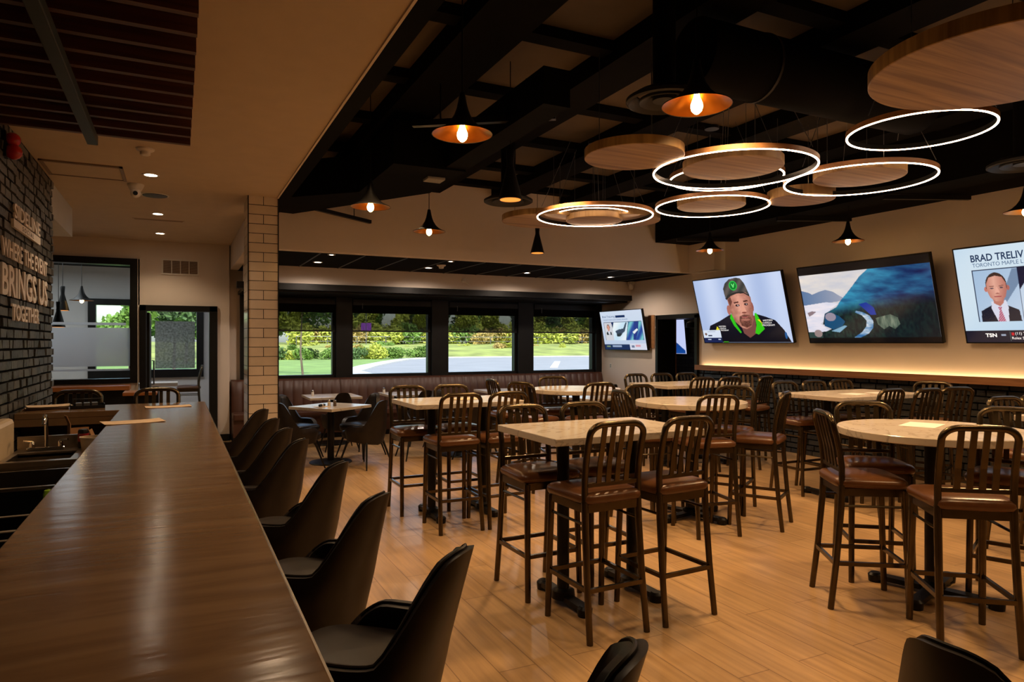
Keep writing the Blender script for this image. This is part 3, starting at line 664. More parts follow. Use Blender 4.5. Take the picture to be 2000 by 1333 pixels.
def mix(a, b, k): k = max(0, min(1, k)); return tuple(x+(y-x)*k for x, y in zip(a, b))
skin = lambda cx, cy: (lambda u, v: mix((226, 160, 138), (112, 58, 48), abs(u-cx+.02)*4.2+max(0, v-cy)*.9+.5*(fbm(u*26, v*22)-.5)))
T14 = R(14.5)
def bg1(u, v): return mix((205, 218, 245), (172, 190, 228), .5+.5*math.sin(u*17+1.2)*.8+.2*v)
capc = lambda u, v: mix((98, 88, 82), (62, 62, 58), .5+.5*math.sin(u*60+v*30))
sh1 = [('p', [(.06, 1.0), (.075, .84), (.11, .73), (.24, .66), (.36, .58), (.40, .56), (.56, .9), (.66, .57), (.76, .62), (.86, .68), (.93, .82), (.985, 1.0)], lambda u, v: mix((18, 26, 52), (8, 10, 22), v)),
       ('p', [(.465, .62), (.66, .60), (.64, .86), (.56, .93), (.50, .86)], (120, 72, 66)),
       ('e', (.375, .50, .022, .075), (176, 108, 96)), ('e', (.645, .47, .014, .07), (150, 84, 74)),
       ('p', [(.375, .28), (.42, .24), (.60, .24), (.645, .32), (.645, .52), (.635, .66), (.60, .76), (.54, .80), (.485, .77), (.43, .69), (.395, .58)], skin(.53, .45)),
       ('p', [(.385, .34), (.42, .30), (.43, .38), (.40, .45)], (110, 66, 56)),
       ('p', [(.445, .385), (.50, .375), (.505, .395), (.45, .405)], (82, 44, 38)), ('p', [(.555, .37), (.605, .365), (.61, .385), (.56, .39)], (74, 40, 34)),
       ('e', (.485, .435, .024, .018), (60, 34, 36)), ('e', (.583, .425, .022, .018), (56, 32, 34)), ('e', (.49, .435, .006, .012), (210, 190, 190)), ('e', (.588, .425, .005, .011), (190, 170, 170)),
       ('p', [(.535, .42), (.55, .42), (.575, .53), (.555, .555), (.52, .55), (.515, .53)], (226, 158, 134)), ('e', (.545, .548, .026, .012), (130, 66, 56)),
       ('p', [(.485, .60), (.545, .575), (.60, .59), (.62, .66), (.60, .745), (.545, .775), (.49, .745), (.475, .67)], lambda u, v: mix((150, 92, 76), (88, 50, 42), 1.9*fbm(u*60, v*60)-.35+max(0, v-.62)*1.5)),
       ('e', (.545, .615, .036, .012), (176, 96, 90)), ('e', (.545, .604, .03, .006), (84, 34, 34)), ('e', (.545, .655, .05, .018), (172, 108, 92)),
       ('p', [(.36, .30), (.355, .17), (.385, .09), (.44, .035), (.52, .02), (.57, .04), (.605, .12), (.63, .25), (.64, .30), (.60, .25), (.53, .235), (.45, .25), (.40, .28)], capc),
       ('p', [(.36, .31), (.40, .265), (.48, .235), (.57, .235), (.635, .29), (.64, .32), (.58, .262), (.50, .258), (.43, .285), (.37, .345)], (50, 46, 44)),
       ('e', (.475, .135, .046, .072), (40, 190, 70)), ('e', (.475, .135, .036, .056), (16, 120, 44)),
       ('p', [(.455, .105), (.462, .10), (.475, .13), (.488, .10), (.496, .105), (.48, .165), (.47, .165)], (110, 230, 120)),
       ('p', [(.395, .55), (.37, .62), (.40, .74), (.46, .86), (.475, .845), (.43, .72), (.41, .62)], (40, 190, 20)),
       ('p', [(.655, .57), (.675, .56), (.735, .80), (.66, .885), (.625, .86), (.655, .74)], (52, 196, 22)),
       ('p', [(.17, .81), (.195, .74), (.215, .79), (.205, .83)], (232, 222, 40)), ('p', [(.675, .66), (.70, .66), (.72, .72), (.70, .77), (.715, .72)], (232, 222, 40)),
       ('p', [(.0, .80), (.225, .80), (.225, .925), (.0, .925)], (216, 226, 242)), ('e', (.035, .865, .014, .02), (120, 90, 80)), ('r', (.06, .88, .11, .90), (40, 52, 80)), ('r', (.06, .82, .16, .83), (170, 180, 200)),
       ('r', (0, .925, .225, 1), (20, 34, 80)), ('r', (.05, .945, .09, .96), (200, 210, 230)), ('r', (.18, .945, .21, .96), (200, 210, 230)),
       ('e', (.94, .9, .012, .05), (30, 90, 150)), ('r', (.24, .985, .30, 1), (60, 140, 30))]
tv('large television showing a man in a grey cap and green-collared dark jacket', (7.965, 7.955, 1.595), 1.86, 1.075, T14, 360, 204, bg1, sh1,
   (('WESTERN', .215, .735, .30, .757, 'screen_text_white', 0), ('CANOLA', .222, .767, .30, .789, 'screen_text_white', 0), ('PROGRAM', .235, .797, .325, .819, 'screen_text_white', 0),
    ('WESTERN', .73, .665, .83, .690, 'screen_text_white', 0), ('CANOLA', .725, .700, .82, .725, 'screen_text_white', 0), ('PROGRAM', .72, .735, .845, .760, 'screen_text_white', 0)))
def bg2(u, v):
    if v < .10: return (12, 10, 12)
    if v > .94: return (6, 8, 12)
    return mix((238, 226, 214), (196, 198, 210), 1.6*fbm(u*7, v*12)-.35+v*.5)
def forest(u, v): return mix((5, 20, 28), (30, 66, 54), (1.9*fbm(u*70, v*22)-.55)*(1.15-u*.8))
def slope(u, v): return mix((52, 142, 178), (5, 20, 70), (u-.44)*1.35+max(0, v-.35)*.9+1.3*(fbm(u*5+v*9, v*13-u*6)-.45))
def hill(u, v):
    ln = .50-.16*max(0, u-.3)+.05*(fbm(u*9, 3.3)-.5)
    return mix(slope(u, v), forest(u, v), (v-ln)/.16)
def train(u, v): return mix((205, 214, 222), (36, 100, 160), 1.8*fbm(u*20, v*24)-.35)
sh2 = [('p', [(0, .30), (.06, .33), (.09, .36), (.15, .33), (.21, .31), (.27, .34), (.32, .40), (.36, .44), (.30, .47), (.14, .49), (0, .52)], lambda u, v: mix((92, 120, 160), (168, 168, 182), u*2.6)),
       ('p', [(0, .50), (.20, .47), (.30, .50), (.22, .57), (.25, .63), (.12, .75), (.20, .86), (0, .94)], lambda u, v: mix((252, 238, 240), (196, 204, 226), v*.6+fbm(u*9, v*30)-.4)),
       ('p', [(.02, .60), (.06, .58), (.10, .59), (.06, .63), (.03, .65)], (140, 120, 126)),
       ('p', [(.10, .94), (.12, .88), (.24, .80), (.14, .76), (.17, .62), (.28, .54), (.32, .46), (.37, .39), (.44, .28), (.50, .18), (.57, .10), (1, .10), (1, .94)], hill), ('p', [(.02, .94), (.12, .86), (.24, .84), (.34, .94)], forest),
       ('p', [(.17, .63), (.22, .60), (.29, .66), (.33, .73), (.30, .79), (.22, .83), (.15, .78)], (20, 76, 116)), ('e', (.215, .665, .045, .055), (150, 140, 156)),
       ('p', [(.20, .85), (.32, .78), (.34, .79), (.27, .87)], (126, 170, 196)),
       ('p', [(.46, .52), (.52, .50), (.57, .57), (.58, .66), (.54, .66), (.50, .59)], (18, 52, 150)),
       ('p', [(.43, .60), (.48, .62), (.53, .67), (.55, .74), (.54, .82), (.50, .89), (.43, .94), (.38, .94), (.45, .87), (.49, .80), (.50, .73), (.47, .66), (.42, .62)], train),
       ('p', [(.57, .70), (.68, .66), (.73, .70), (.74, .78), (.70, .84), (.66, .80), (.62, .84), (.58, .78)], lambda u, v: mix((128, 140, 120), (36, 58, 52), 1.8*fbm(u*60, v*8)-.3)),
       ('r', (.0, .86, .12, .94), (40, 66, 64)), ('e', (.085, .88, .035, .05), (150, 130, 128))]
tv('widest television, showing a mountain valley with a river and a curving train', (7.965, 5.825, 1.595), 1.86, 1.075, T14, 360, 204, bg2, sh2)
def face(cx, cy, s_, tie=None, asp=1.75):
    X = lambda a: cx+a*s_; Y = lambda b: cy+b*s_*asp
    return [('p', [(X(-1.5), Y(2.6)), (X(-1.45), Y(1.75)), (X(-.6), Y(1.35)), (X(.6), Y(1.35)), (X(1.5), Y(1.75)), (X(1.6), Y(2.6))], (22, 28, 44)),
            ('p', [(X(-.55), Y(1.05)), (X(.6), Y(1.0)), (X(.72), Y(1.5)), (X(.62), Y(2.6)), (X(-.2), Y(2.6)), (X(-.6), Y(1.6))], (214, 216, 232)),
            ('p', [(X(-.1), Y(1.5)), (X(.2), Y(1.5)), (X(.15), Y(1.75)), (X(.4), Y(2.6)), (X(-.22), Y(2.6)), (X(.0), Y(1.75))], (lambda u, v: mix((150, 50, 80), (220, 170, 190), .5+.5*math.sin(u*500+v*260))) if tie else (190, 190, 205)),
            ('p', [(X(-.42), Y(.75)), (X(.5), Y(.75)), (X(.4), Y(1.2)), (X(.1), Y(1.45)), (X(-.35), Y(1.2))], (188, 120, 104)),
            ('e', (X(-.84), Y(.12), s_*.12, s_*.40), (196, 120, 106)), ('e', (X(.88), Y(.08), s_*.12, s_*.40), (176, 104, 94)),
            ('e', (X(0), Y(-.18), s_*.82, s_*asp*.92), (62, 44, 38)),
            ('p', [(X(-.76), Y(-.30)), (X(-.52), Y(-.74)), (X(0), Y(-.86)), (X(.5), Y(-.74)), (X(.78), Y(-.28)), (X(.78), Y(.25)), (X(.62), Y(.75)), (X(.25), Y(1.05)), (X(-.2), Y(1.05)), (X(-.58), Y(.75)), (X(-.76), Y(.25))], lambda u, v: mix((226, 168, 148), (170, 98, 86), abs(u-cx+.15*s_)/s_*.8+max(0, (v-cy)/s_)*.12)),
            ('p', [(X(-.56), Y(-.12)), (X(-.18), Y(-.10)), (X(-.2), Y(-.03)), (X(-.54), Y(-.05))], (140, 92, 80)), ('p', [(X(.2), Y(-.12)), (X(.58), Y(-.14)), (X(.58), Y(-.07)), (X(.22), Y(-.05))], (140, 92, 80)),
            ('e', (X(-.36), Y(.07), s_*.15, s_*.10), (84, 70, 80)), ('e', (X(.38), Y(.05), s_*.15, s_*.10), (84, 70, 80)),
            ('p', [(X(-.04), Y(.0)), (X(.08), Y(.0)), (X(.22), Y(.40)), (X(.02), Y(.46)), (X(-.16), Y(.40))], (232, 170, 150)), ('e', (X(.02), Y(.46), s_*.18, s_*.05), (150, 84, 76)),
            ('e', (X(.02), Y(.70), s_*.36, s_*.06), (160, 72, 74))]
def bg3(u, v): return (10, 20, 44) if v > .875 else mix((178, 208, 232), (208, 226, 238), .5+.5*math.sin(u*4+v*3))
sh3 = [('r', (.086, .235, .330, .785), (18, 38, 70)), ('r', (.089, .243, .327, .78), lambda u, v: mix((150, 182, 214), (200, 214, 232), .6*v+u)),
       ('p', [(.327, .25), (.327, .40), (.245, .60), (.21, .60), (.30, .25)], (116, 138, 166)), ('p', [(.12, .78), (.20, .58), (.225, .62), (.17, .78)], (70, 110, 160))]
sh3 += [k for k in face(.207, .425, .069, 1, 2.0)]
sh3 += [('r', (0, .782, .6, .875), bg3), ('r', (0, .3, .086, .8), bg3), ('r', (0, .875, 1, 1), (10, 18, 40)), ('r', (.330, .235, 1, .78), (196, 212, 230)), ('p', [(.330, .235), (.42, .235), (.330, .46)], (18, 24, 50)),
        ('r', (.243, .89, .245, .99), (90, 110, 110)), ('r', (.252, .90, .266, .93), (200, 24, 40)), ('r', (.195, .912, .222, .935), (150, 160, 180))]
tv('television at the right frame edge showing a man in a suit and patterned tie', (7.965, 3.71, 1.595), 1.86, 1.075, T14, 360, 204, bg3, sh3,
   (('BRAD TRELIV', .09, .075, .372, .150, 'screen_text_dark', .02), ('TORONTO MAPLE L', .095, .165, .365, .205, 'screen_text_blue', 0), ('TSN', .11, .905, .172, .945, 'screen_text_white', .03),
    ('(11) Tabilo def', .272, .895, .40, .93, 'screen_text_white', 0), ('Rolex Shanghai Ma', .252, .943, .41, .978, 'screen_text_white', 0)))
def bg4(u, v): return mix((206, 218, 236), (186, 200, 226), v)
sh4 = [('r', (.06, .28, .96, .76), (18, 40, 84)), ('r', (.065, .29, .26, .755), (206, 206, 214)), ('p', [(.26, .29), (.66, .29), (.55, .755), (.265, .755)], lambda u, v: mix((196, 222, 240), (232, 240, 246), .5+.5*math.sin(u*14+v*9))),
       ('p', [(.25, .29), (.31, .29), (.265, .45)], (20, 40, 90)), ('p', [(.32, .52), (.42, .47), (.52, .46), (.60, .30), (.63, .30), (.55, .53), (.46, .60), (.36, .62)], (54, 66, 92)), ('p', [(.34, .60), (.44, .57), (.48, .60), (.42, .66), (.35, .66)], (30, 36, 50)),
       ('p', [(.67, .29), (.96, .29), (.96, .755), (.56, .755)], lambda u, v: mix((30, 60, 150), (120, 196, 200), .5+.5*math.sin(u*30+v*16))), ('p', [(.80, .29), (.90, .29), (.86, .52), (.78, .74), (.72, .74)], (26, 44, 130)), ('p', [(.73, .55), (.84, .46), (.86, .50), (.76, .60)], (230, 236, 240))]
sh4 += face(.16, .42, .042) + [('r', (0, .755, 1, .86), bg4), ('r', (0, .86, .62, 1), (16, 34, 84)), ('r', (.62, .84, 1, 1), (212, 216, 232)), ('r', (.66, .89, .72, .95), (110, 120, 150)), ('r', (.75, .88, .86, .92), (214, 150, 160)), ('r', (.2, .89, .42, .93), (150, 166, 200)), ('r', (.05, .90, .14, .94), (120, 140, 110)), ('r', (.38, .115, .60, .175), (20, 44, 92))]
tv('smallest television on the cream wall beside the windows, showing a suited man and hockey pictures', (7.95, 11.12, 1.455), 1.42, .80, R(11), 150, 84, bg4, sh4,
   (('Brad TreLiving', .05, .11, .36, .175, 'screen_text_blue', .01), ('TORONTO MAPLE LEAFS GENERAL MANAGER', .06, .205, .66, .24, 'screen_text_blue', 0)), .1, .01)
def bg5(u, v): return (196, 206, 246)
tv('television glimpsed through the right doorway, showing a blue cap on pale background', (9.38, 11.62, 1.36), 1.28, .74, R(6), 90, 50, bg5,
   [('p', [(.30, 1), (.34, .72), (.46, .60), (.60, .58), (.76, .66), (.90, .82), (.97, .90), (.97, 1)], lambda u, v: mix((22, 40, 96), (18, 70, 150), v)), ('p', [(.60, .68), (.70, .70), (.64, .76), (.72, .80), (.60, .78)], (190, 206, 236))], (), .04, .012)
t = thing('shade_pendant', 'short black shade lamp hanging in the right doorway opening', 'pendant lamp', (8.95, 10.35, 1.90))
MB().lathe([(.115, 0), (.10, .09), (.05, .12), (.001, .12)], 28).build('shade', 'black_metal', t, smooth=True)
MB().tube([(0, 0, .12), (0, 0, 1.1)], .005, 6).build('cord', 'black_satin', t)
lamp('POINT', (8.95, 10.9, 2.6), 4, (1, .7, .45), .05)  # added light with no fixture, so the alcove brick shows faintly
t = thing('call_panel', 'flat brown panel on the cream wall behind the smallest television', 'wall panel', (8.05, 10.42, 1.5))
B((-.02, -.09, 0), (0, .09, .62)).build('panel', 'kraft_trim', t)
# ------------------------------------------------------------------ high stools
def stool_proto():
    t = thing('bar_stool', '', 'bar stool', (0, 0, 0), 0, 'bronze slat-back bar stools')
    sp = [(z, y) for z, y in ((.74, -.158), (.85, -.158), (.95, -.170), (1.05, -.192), (1.10, -.206))]
    for sx in (-1, 1):
        MB().tube([(sx*.188, -.225, 0), (sx*.182, -.190, .30), (sx*.178, -.164, .60), (sx*.177, -.158, .745)], [.018, .019, .020, .020], 8, rot=PI/8).build('leg', 'bronze', t, smooth=True, ang=60)
        MB().tube([(sx*.188, .218, 0), (sx*.184, .206, .35), (sx*.178, .192, .72)], [.018, .019, .020], 8, rot=PI/8).build('leg', 'bronze', t, smooth=True, ang=60)
    arch = [(-.177, y, z) for z, y in sp]
    for k in range(1, 8):
        a = PI/2*k/7; arch.append((-.177+.085*(1-math.cos(a)), -.206-.012*math.sin(a), 1.10+.062*math.sin(a)))
    arch += [(0, -.224, 1.164)]+[(-x, y, z) for x, y, z in arch[::-1]]
    MB().tube(arch, .0185, 8).build('back_frame', 'bronze', t, smooth=True, ang=70)
    for x in (-.09, -.03, .03, .09):
        m = MB(); pts = [(x, y-.004, z) for z, y in ((.83, -.158), (.95, -.174), (1.05, -.198), (1.158, -.222))]
        for p, q in zip(pts, pts[1:]): m.bar(p, q, .031, .008, (0, 1, 0))
        m.build('slat', 'bronze', t)
    MB().bar((-.177, -.158, .83), (.177, -.158, .83), .018, .026).build('back_rail', 'bronze', t, bevel=.004)
    MB().bar((-.177, -.158, .705), (.177, -.158, .705), .022, .045).bar((-.178, .192, .705), (.178, .192, .705), .022, .045).bar((-.177, -.158, .705), (-.178, .192, .705), .022, .045).bar((.177, -.158, .705), (.178, .192, .705), .022, .045).build('seat_frame', 'bronze', t)
    n = 14; vs = []; fs = []                                               # puffed square cushion
    def ss(a, e): return math.copysign(abs(a)**e, a)
    rings = [(.88, .0), (.97, .006), (1.0, .022), (.99, .042), (.93, .056), (.75, .066), (.45, .072), (.0, .074)]
    for rr, z in rings:
        for k in range(40):
            a = 2*PI*k/40; e = .28; x = ss(math.cos(a), e)*.212*rr; y = ss(math.sin(a), e)*.208*rr; vs.append((x*(1+.06*(y/.2)), y+.012, .728+z))
    for i in range(len(rings)-1):
        for k in range(40): l = (k+1) % 40; fs.append((i*40+k, i*40+l, (i+1)*40+l, (i+1)*40+k))
    fs.append(tuple(range(40))[::-1])
    MB().add(vs, fs).build('seat', 'brown_vinyl', t, smooth=True, ang=60)
    y0, y1, z = -.198, .208, .275
    for p, q in (((-.184, y0, z), (.184, y0, z)), ((-.184, y1, z), (.184, y1, z)), ((-.184, y0, z), (-.184, y1, z)), ((.184, y0, z), (.184, y1, z))):
        MB().bar(p, q, .019, .024).build('footrest', 'bronze', t)
    for sx in (-1, 1): MB().tube([(sx*.178, -.166, .62), (sx*.179, .196, .62)], .008, 6).build('brace', 'bronze', t)
    return t
sp_ = stool_proto()
def stool(x, y, deg, lb): return place(sp_, (x, y, 0), R(deg-90), lb, 'bronze slat-back bar stools')
T1, T2, T3, T4, T5, T6, T7, T8 = ('the front rectangular table', 'the marble round table', 'the middle round table', 'the table nearest the bar', 'the long brick-wall table', 'the far doorway table', 'the round window table', 'the table cut off at right')
for x, y, d, lb in (
    (2.14, 3.285, 91, 'bar stool, back to camera, at left near side of '+T1), (2.64, 3.30, 93, 'bar stool, back to camera, at right near side of '+T1),
    (2.12, 3.95, 271, 'bar stool facing the camera at the left far side of '+T1), (2.60, 3.95, 268, 'bar stool facing the camera at the right far side of '+T1),
    (3.815, 2.87, -34, 'bar stool standing side-on at the left of '+T2), (3.82, 2.25, 52, 'nearest bar stool, back to camera, at '+T2),
    (4.32, 3.15, 232, 'bar stool facing the camera on the far left side of '+T2), (4.70, 2.48, 203, 'bar stool facing the camera on the far right side of '+T2),
    (4.03, 4.49, 78, 'bar stool, back to camera, at near side of '+T3), (4.63, 4.46, 121, 'bar stool seen from the side at the right of '+T3),
    (3.77, 5.02, -9, 'bar stool seen nearly edge-on at the left of '+T3), (4.77, 4.98, 212, 'bar stool facing the camera at the far right of '+T3), (4.21, 5.43, 271, 'bar stool turned slightly at the far left of '+T3),
    (2.15, 5.56, 89, 'bar stool, back to camera, at left near side of '+T4), (2.58, 5.56, 92, 'bar stool, back to camera, at right near side of '+T4),
    (2.04, 6.30, 270, 'bar stool facing the camera at the left far side of '+T4), (2.50, 6.30, 270, 'bar stool facing the camera at the right far side of '+T4),
    (3.51, 7.25, -3, 'bar stool edge-on at the far left of '+T7), (3.52, 6.65, 22, 'bar stool turned away at the near left of '+T7), (4.21, 7.32, 255, 'bar stool facing the camera behind '+T7), (4.05, 6.33, 87, 'bar stool, back to camera, in front of '+T7),
    (5.83, 6.75, 90, 'bar stool, back to camera, left of the near side of '+T6), (6.20, 6.68, 92, 'bar stool, back to camera, second on the near side of '+T6), (6.68, 6.60, 108, 'bar stool turned sideways at the right near end of '+T6),
    (5.62, 7.42, 270, 'bar stool against the cream wall at the far left of '+T6), (6.06, 7.42, 270, 'bar stool in front of the dark doorway behind '+T6), (6.50, 7.42, 270, 'bar stool in front of the doorway frame behind '+T6), (7.15, 7.1, 235, 'bar stool beyond the right end of '+T6),
    (6.03, 5.25, 268, 'bar stool with blue sheen, leftmost on the wall side of '+T5), (6.46, 5.22, 270, 'middle bar stool on the wall side of '+T5), (6.88, 5.2, 270, 'bar stool third along the wall side of '+T5), (7.24, 4.62, 200, 'golden-lit bar stool at the right end of '+T5),
    (5.93, 4.34, 92, 'left bar stool, back to camera, on the near side of '+T5), (6.30, 4.22, 88, 'middle bar stool, back to camera, on the near side of '+T5), (6.76, 4.2, 75, 'right bar stool turned sideways on the near side of '+T5),
    (5.80, 2.90, 262, 'bar stool at the left of the far side of '+T8), (6.30, 2.93, 266, 'bar stool, second on the far side of '+T8),
    (-.17, 6.99, 270, 'bar stool behind the far end of the bar counter, only its arched back showing'), (-.80, 6.99, 270, 'bar stool behind the short leg of the bar, beside the menu stack'),
    (.20, 14.3, 180, 'bar stool standing in the bright room beyond the glass door')):
    stool(x, y, d, lb)
# ------------------------------------------------------------------ tables
def column(m, x, y, zt, r=.038): m.tube([(x, y, .02), (x, y, zt)], r, 20)
def foot_bar(m, x, y, dx, dy, L):
    m.bar((x-dx*L, y-dy*L, .038), (x+dx*L, y+dy*L, .038), .07, .032)
    for s_ in (-1, 1):
        m.tube([(x+s_*dx*L, y+s_*dy*L, 0), (x+s_*dx*L, y+s_*dy*L, .045), (x+s_*dx*L, y+s_*dy*L, .06)], [.042, .046, .03], 14)
    m.tube([(x, y, .03), (x, y, .075), (x, y, .09)], [.075, .07, .045], 16)
def rect_table(x, y, w, d, z, label, rot=0, group='rectangular high tables', cols=2):
    t = thing('high_table', label, 'table', (x, y, 0), rot, group)
    B((-w/2, -d/2, z-.042), (w/2, d/2, z)).build('tabletop', 'marble_top', t, bevel=.004)
    for s_ in (-1, 1):
        cx = s_*(w/2-.27)
        m = MB(); column(m, cx, 0, z-.05); m.build('column', 'black_metal', t, smooth=True)
        m = MB(); foot_bar(m, cx, 0, 0, 1, .25); m.build('foot', 'black_metal', t, smooth=True)
        B((cx-.16, -.2, z-.05), (cx+.16, .2, z-.042)).build('mounting_plate', 'black_metal', t)
    return t
def round_table(x, y, r, z, label, rot=.4):
    t = thing('high_table', label, 'table', (x, y, 0), rot, 'round high tables')
    MB().lathe([(.001, z-.046), (r-.004, z-.046), (r, z-.042), (r, z-.004), (r-.004, z), (.001, z)], 72).build('tabletop', 'marble_top', t, smooth=True)
    m = MB(); column(m, 0, 0, z-.05, .045); m.build('column', 'black_metal', t, smooth=True)
    for a in (0, PI/2):
        m = MB(); foot_bar(m, 0, 0, math.cos(a), math.sin(a), .34); m.build('foot', 'black_metal', t, smooth=True)
    B((-.2, -.2, z-.054), (.2, .2, z-.046)).build('mounting_plate', 'black_metal', t)
    return t
rect_table(2.40, 3.65, 1.06, .76, 1.067, 'front rectangular high table with a pale marble top and two black columns')
rect_table(2.36, 5.97, 1.06, .74, 1.067, 'rectangular high table nearest the bar, its top glaring with window light')
rect_table(6.45, 4.92, 1.34, .78, 1.067, 'long high table by the brick wall under the mountain television')
rect_table(6.10, 7.10, 1.36, .80, 1.067, 'far long high table by the dark doorway')
rect_table(6.15, 2.52, 1.20, .76, 1.067, 'high table cut by the right frame edge, behind the marble round table')
round_table(4.31, 2.72, .55, 1.055, 'marble round high table at the right with dark veins and a paper on it', .3)
round_table(4.24, 4.92, .50, 1.067, 'middle round high table with a pale top and a cross foot', .2)
round_table(4.19, 6.85, .52, 1.067, 'round high table in front of the windows')
def low_table(x, y, w, rot, label):
    t = thing('dining_table', label, 'table', (x, y, 0), rot, 'low dining tables by the banquette')
    B((-w/2, -w/2, .722), (w/2, w/2, .76)).build('tabletop', 'marble_top', t, bevel=.004)
    m = MB(); column(m, 0, 0, .715, .045); m.build('column', 'black_metal', t, smooth=True)
    MB().lathe([(.001, 0), (.275, 0), (.28, .008), (.27, .018), (.08, .034), (.001, .034)], 48).build('base_disc', 'black_metal', t, smooth=True)
    B((-.18, -.18, .714), (.18, .18, .722)).build('mounting_plate', 'black_metal', t)
low_table(1.84, 9.27, .76, R(35), 'low square dining table turned diagonally beside the tiled column')
low_table(2.20, 11.02, .80, 0, 'low dining table at the banquette, behind the diagonal one')
low_table(3.45, 11.00, .80, 0, 'low dining table at the banquette behind the table nearest the bar')
low_table(5.20, 10.98, .80, 0, 'low dining table at the banquette, left of the round table by the windows')
low_table(6.9, 10.98, .80, 0, 'low dining table at the right end of the banquette')
low_table(3.62, 9.12, .76, 0, 'low dining table hidden behind the stools of the table nearest the bar')
low_table(5.80, 9.0, .76, R(10), 'low white dining table seen under the round table by the windows')
# ------------------------------------------------------------------ upholstered chairs
def shell(seat, top, hw, arm, lean, thick=.055):
    n = 52; rows = 10; out = []; inn = []
    for i in range(n+1):
        a = -2.2+4.4*i/n; s_ = abs(a)
        k = max(0, min(1, (s_-.52)/.60)); k = .25*k+.75*k*k*(3-2*k)
        h = top-(top-arm)*k-.03*min(1, (s_/.56))**3
        if s_ > 1.65: h -= (arm-seat-.02)*min(1, ((s_-1.65)/.55))**1.3
        ro = []; ri = []; b0 = seat-.17+.05*min(1, s_/1.6)
        for j in range(rows+1):
            q = j/rows; z = b0+(h-b0)*q
            f = max(0, min(1, (z-seat)/(top-seat))); grow = .86+.14*min(1, (z-b0)/.15)
            c_ = max(0, math.cos(a)); x = math.sin(a)*hw*grow*(1-.38*f); y = -(.35*math.cos(a)+.65*math.copysign(abs(math.cos(a))**.55, math.cos(a)))*hw*.90*grow-lean*f*(.35+.65*c_)
            nrm = Vector((math.sin(a), -math.cos(a), 0)).normalized()*thick*(1-.1*q)
            ro.append((x, y, z)); ri.append((x-nrm.x, y-nrm.y, z+(.0 if j < rows else -.006)))
        out.append(ro); inn.append(ri)
    m = MB(); vs = []; R_ = rows+1
    for i in range(n+1): vs += out[i]+inn[i]
    W_ = 2*R_; fs = []
    for i in range(n):
        for j in range(rows):
            fs.append((i*W_+j, (i+1)*W_+j, (i+1)*W_+j+1, i*W_+j+1)); fs.append((i*W_+R_+j+1, (i+1)*W_+R_+j+1, (i+1)*W_+R_+j, i*W_+R_+j))
        fs.append((i*W_+rows, (i+1)*W_+rows, (i+1)*W_+R_+rows, i*W_+R_+rows)); fs.append((i*W_, i*W_+R_, (i+1)*W_+R_, (i+1)*W_))
    for i in (0, n):
        for j in range(rows):
            f = (i*W_+j, i*W_+j+1, i*W_+R_+j+1, i*W_+R_+j); fs.append(f if i == 0 else f[::-1])
    m.add(vs, fs); piping = [tuple((Vector(out[i][rows])+Vector(inn[i][rows]))/2+Vector((0, 0, .003))) for i in range(2, n-1)]
    return m, piping
def cushion(hw, z, th, m=None):
    m = MB(); vs = []; fs = []; rings = [(.80, -th), (.96, -th*.8), (1.0, -th*.4), (.97, -.012), (.86, 0), (.5, .008), (.0, .012)]
    ss = lambda a, e: math.copysign(abs(a)**e, a)
    for rr, zz in rings:
        for k in range(36):
            a = 2*PI*k/36; vs.append((ss(math.cos(a), .5)*hw*.86*rr, ss(math.sin(a), .5)*hw*.92*rr+.03, z+zz))
    for i in range(len(rings)-1):
        for k in range(36): l = (k+1) % 36; fs.append((i*36+k, i*36+l, (i+1)*36+l, (i+1)*36+k))
    fs.append(tuple(range(36))[::-1]); return m.add(vs, fs)
def bar_chair():
    t = thing('bar_chair', '', 'bar chair', (0, 0, 0), 0, 'black upholstered bar chairs along the counter')
    m, pip = shell(.70, 1.035, .262, .80, .10)
    bk = m.build('backrest', 'dark_leather', t, smooth=True, ang=75)
    MB().tube(pip, .005, 6).build('piping', 'dark_leather', bk, smooth=True)
    cushion(.245, .70, .13).build('seat', 'dark_leather', t, smooth=True, ang=60)
    B((-.15, -.15, .525), (.15, .17, .575)).build('seat_frame', 'black_satin', t, bevel=.01)
    for sx in (-1, 1):
        for sy in (-1, 1): MB().tube([(sx*.14, sy*.14+.01, .56), (sx*.205, sy*.205+.01, 0)], [.026, .016], 4, rot=PI/4).build('leg', 'black_satin', t)
    p = [(-.18, -.17, .27), (.18, -.17, .27), (.18, .19, .27), (-.18, .19, .27)]
    for a, b in zip(p, p[1:]+p[:1]): MB().bar(a, b, .014, .02).build('footrest', 'black_metal', t)
    return t
bc = bar_chair()
spots = [(0.535, 1.25),(0.48, 1.96),(0.46, 2.73),(0.47, 3.48),(0.43, 4.35),(0.42, 4.92),(0.42, 5.57),(0.43, 6.36)]
words = ['nearest black bar chair at the counter, only its back tip inside the frame', 'second nearest black bar chair at the counter, seat and back large in the foreground', 'third black bar chair from the camera along the counter', 'fourth black bar chair from the camera along the counter',
         'fifth black bar chair from the camera along the counter', 'third black bar chair from the far end of the counter', 'second black bar chair from the far end of the counter', 'farthest black bar chair, in front of the tiled column foot']
for (x, y), lb in zip(spots, words): place(bc, (x, y, 0), R(137-90), lb, 'black upholstered bar chairs along the counter')
def dining_chair():
    t = thing('dining_chair', '', 'dining chair', (0, 0, 0), 0, 'black upholstered dining chairs')
    m, pip = shell(.46, .87, .27, .57, .09)
    m.build('backrest', 'dark_leather', t, smooth=True, ang=75)
    cushion(.265, .47, .11).build('seat', 'dark_leather', t, smooth=True, ang=60)
    for sx in (-1, 1):
        for sy in (-1, 1): MB().tube([(sx*.15, sy*.15, .36), (sx*.25, sy*.24, 0)], [.017, .009], 10).build('leg', 'black_satin', t, smooth=True)
    return t
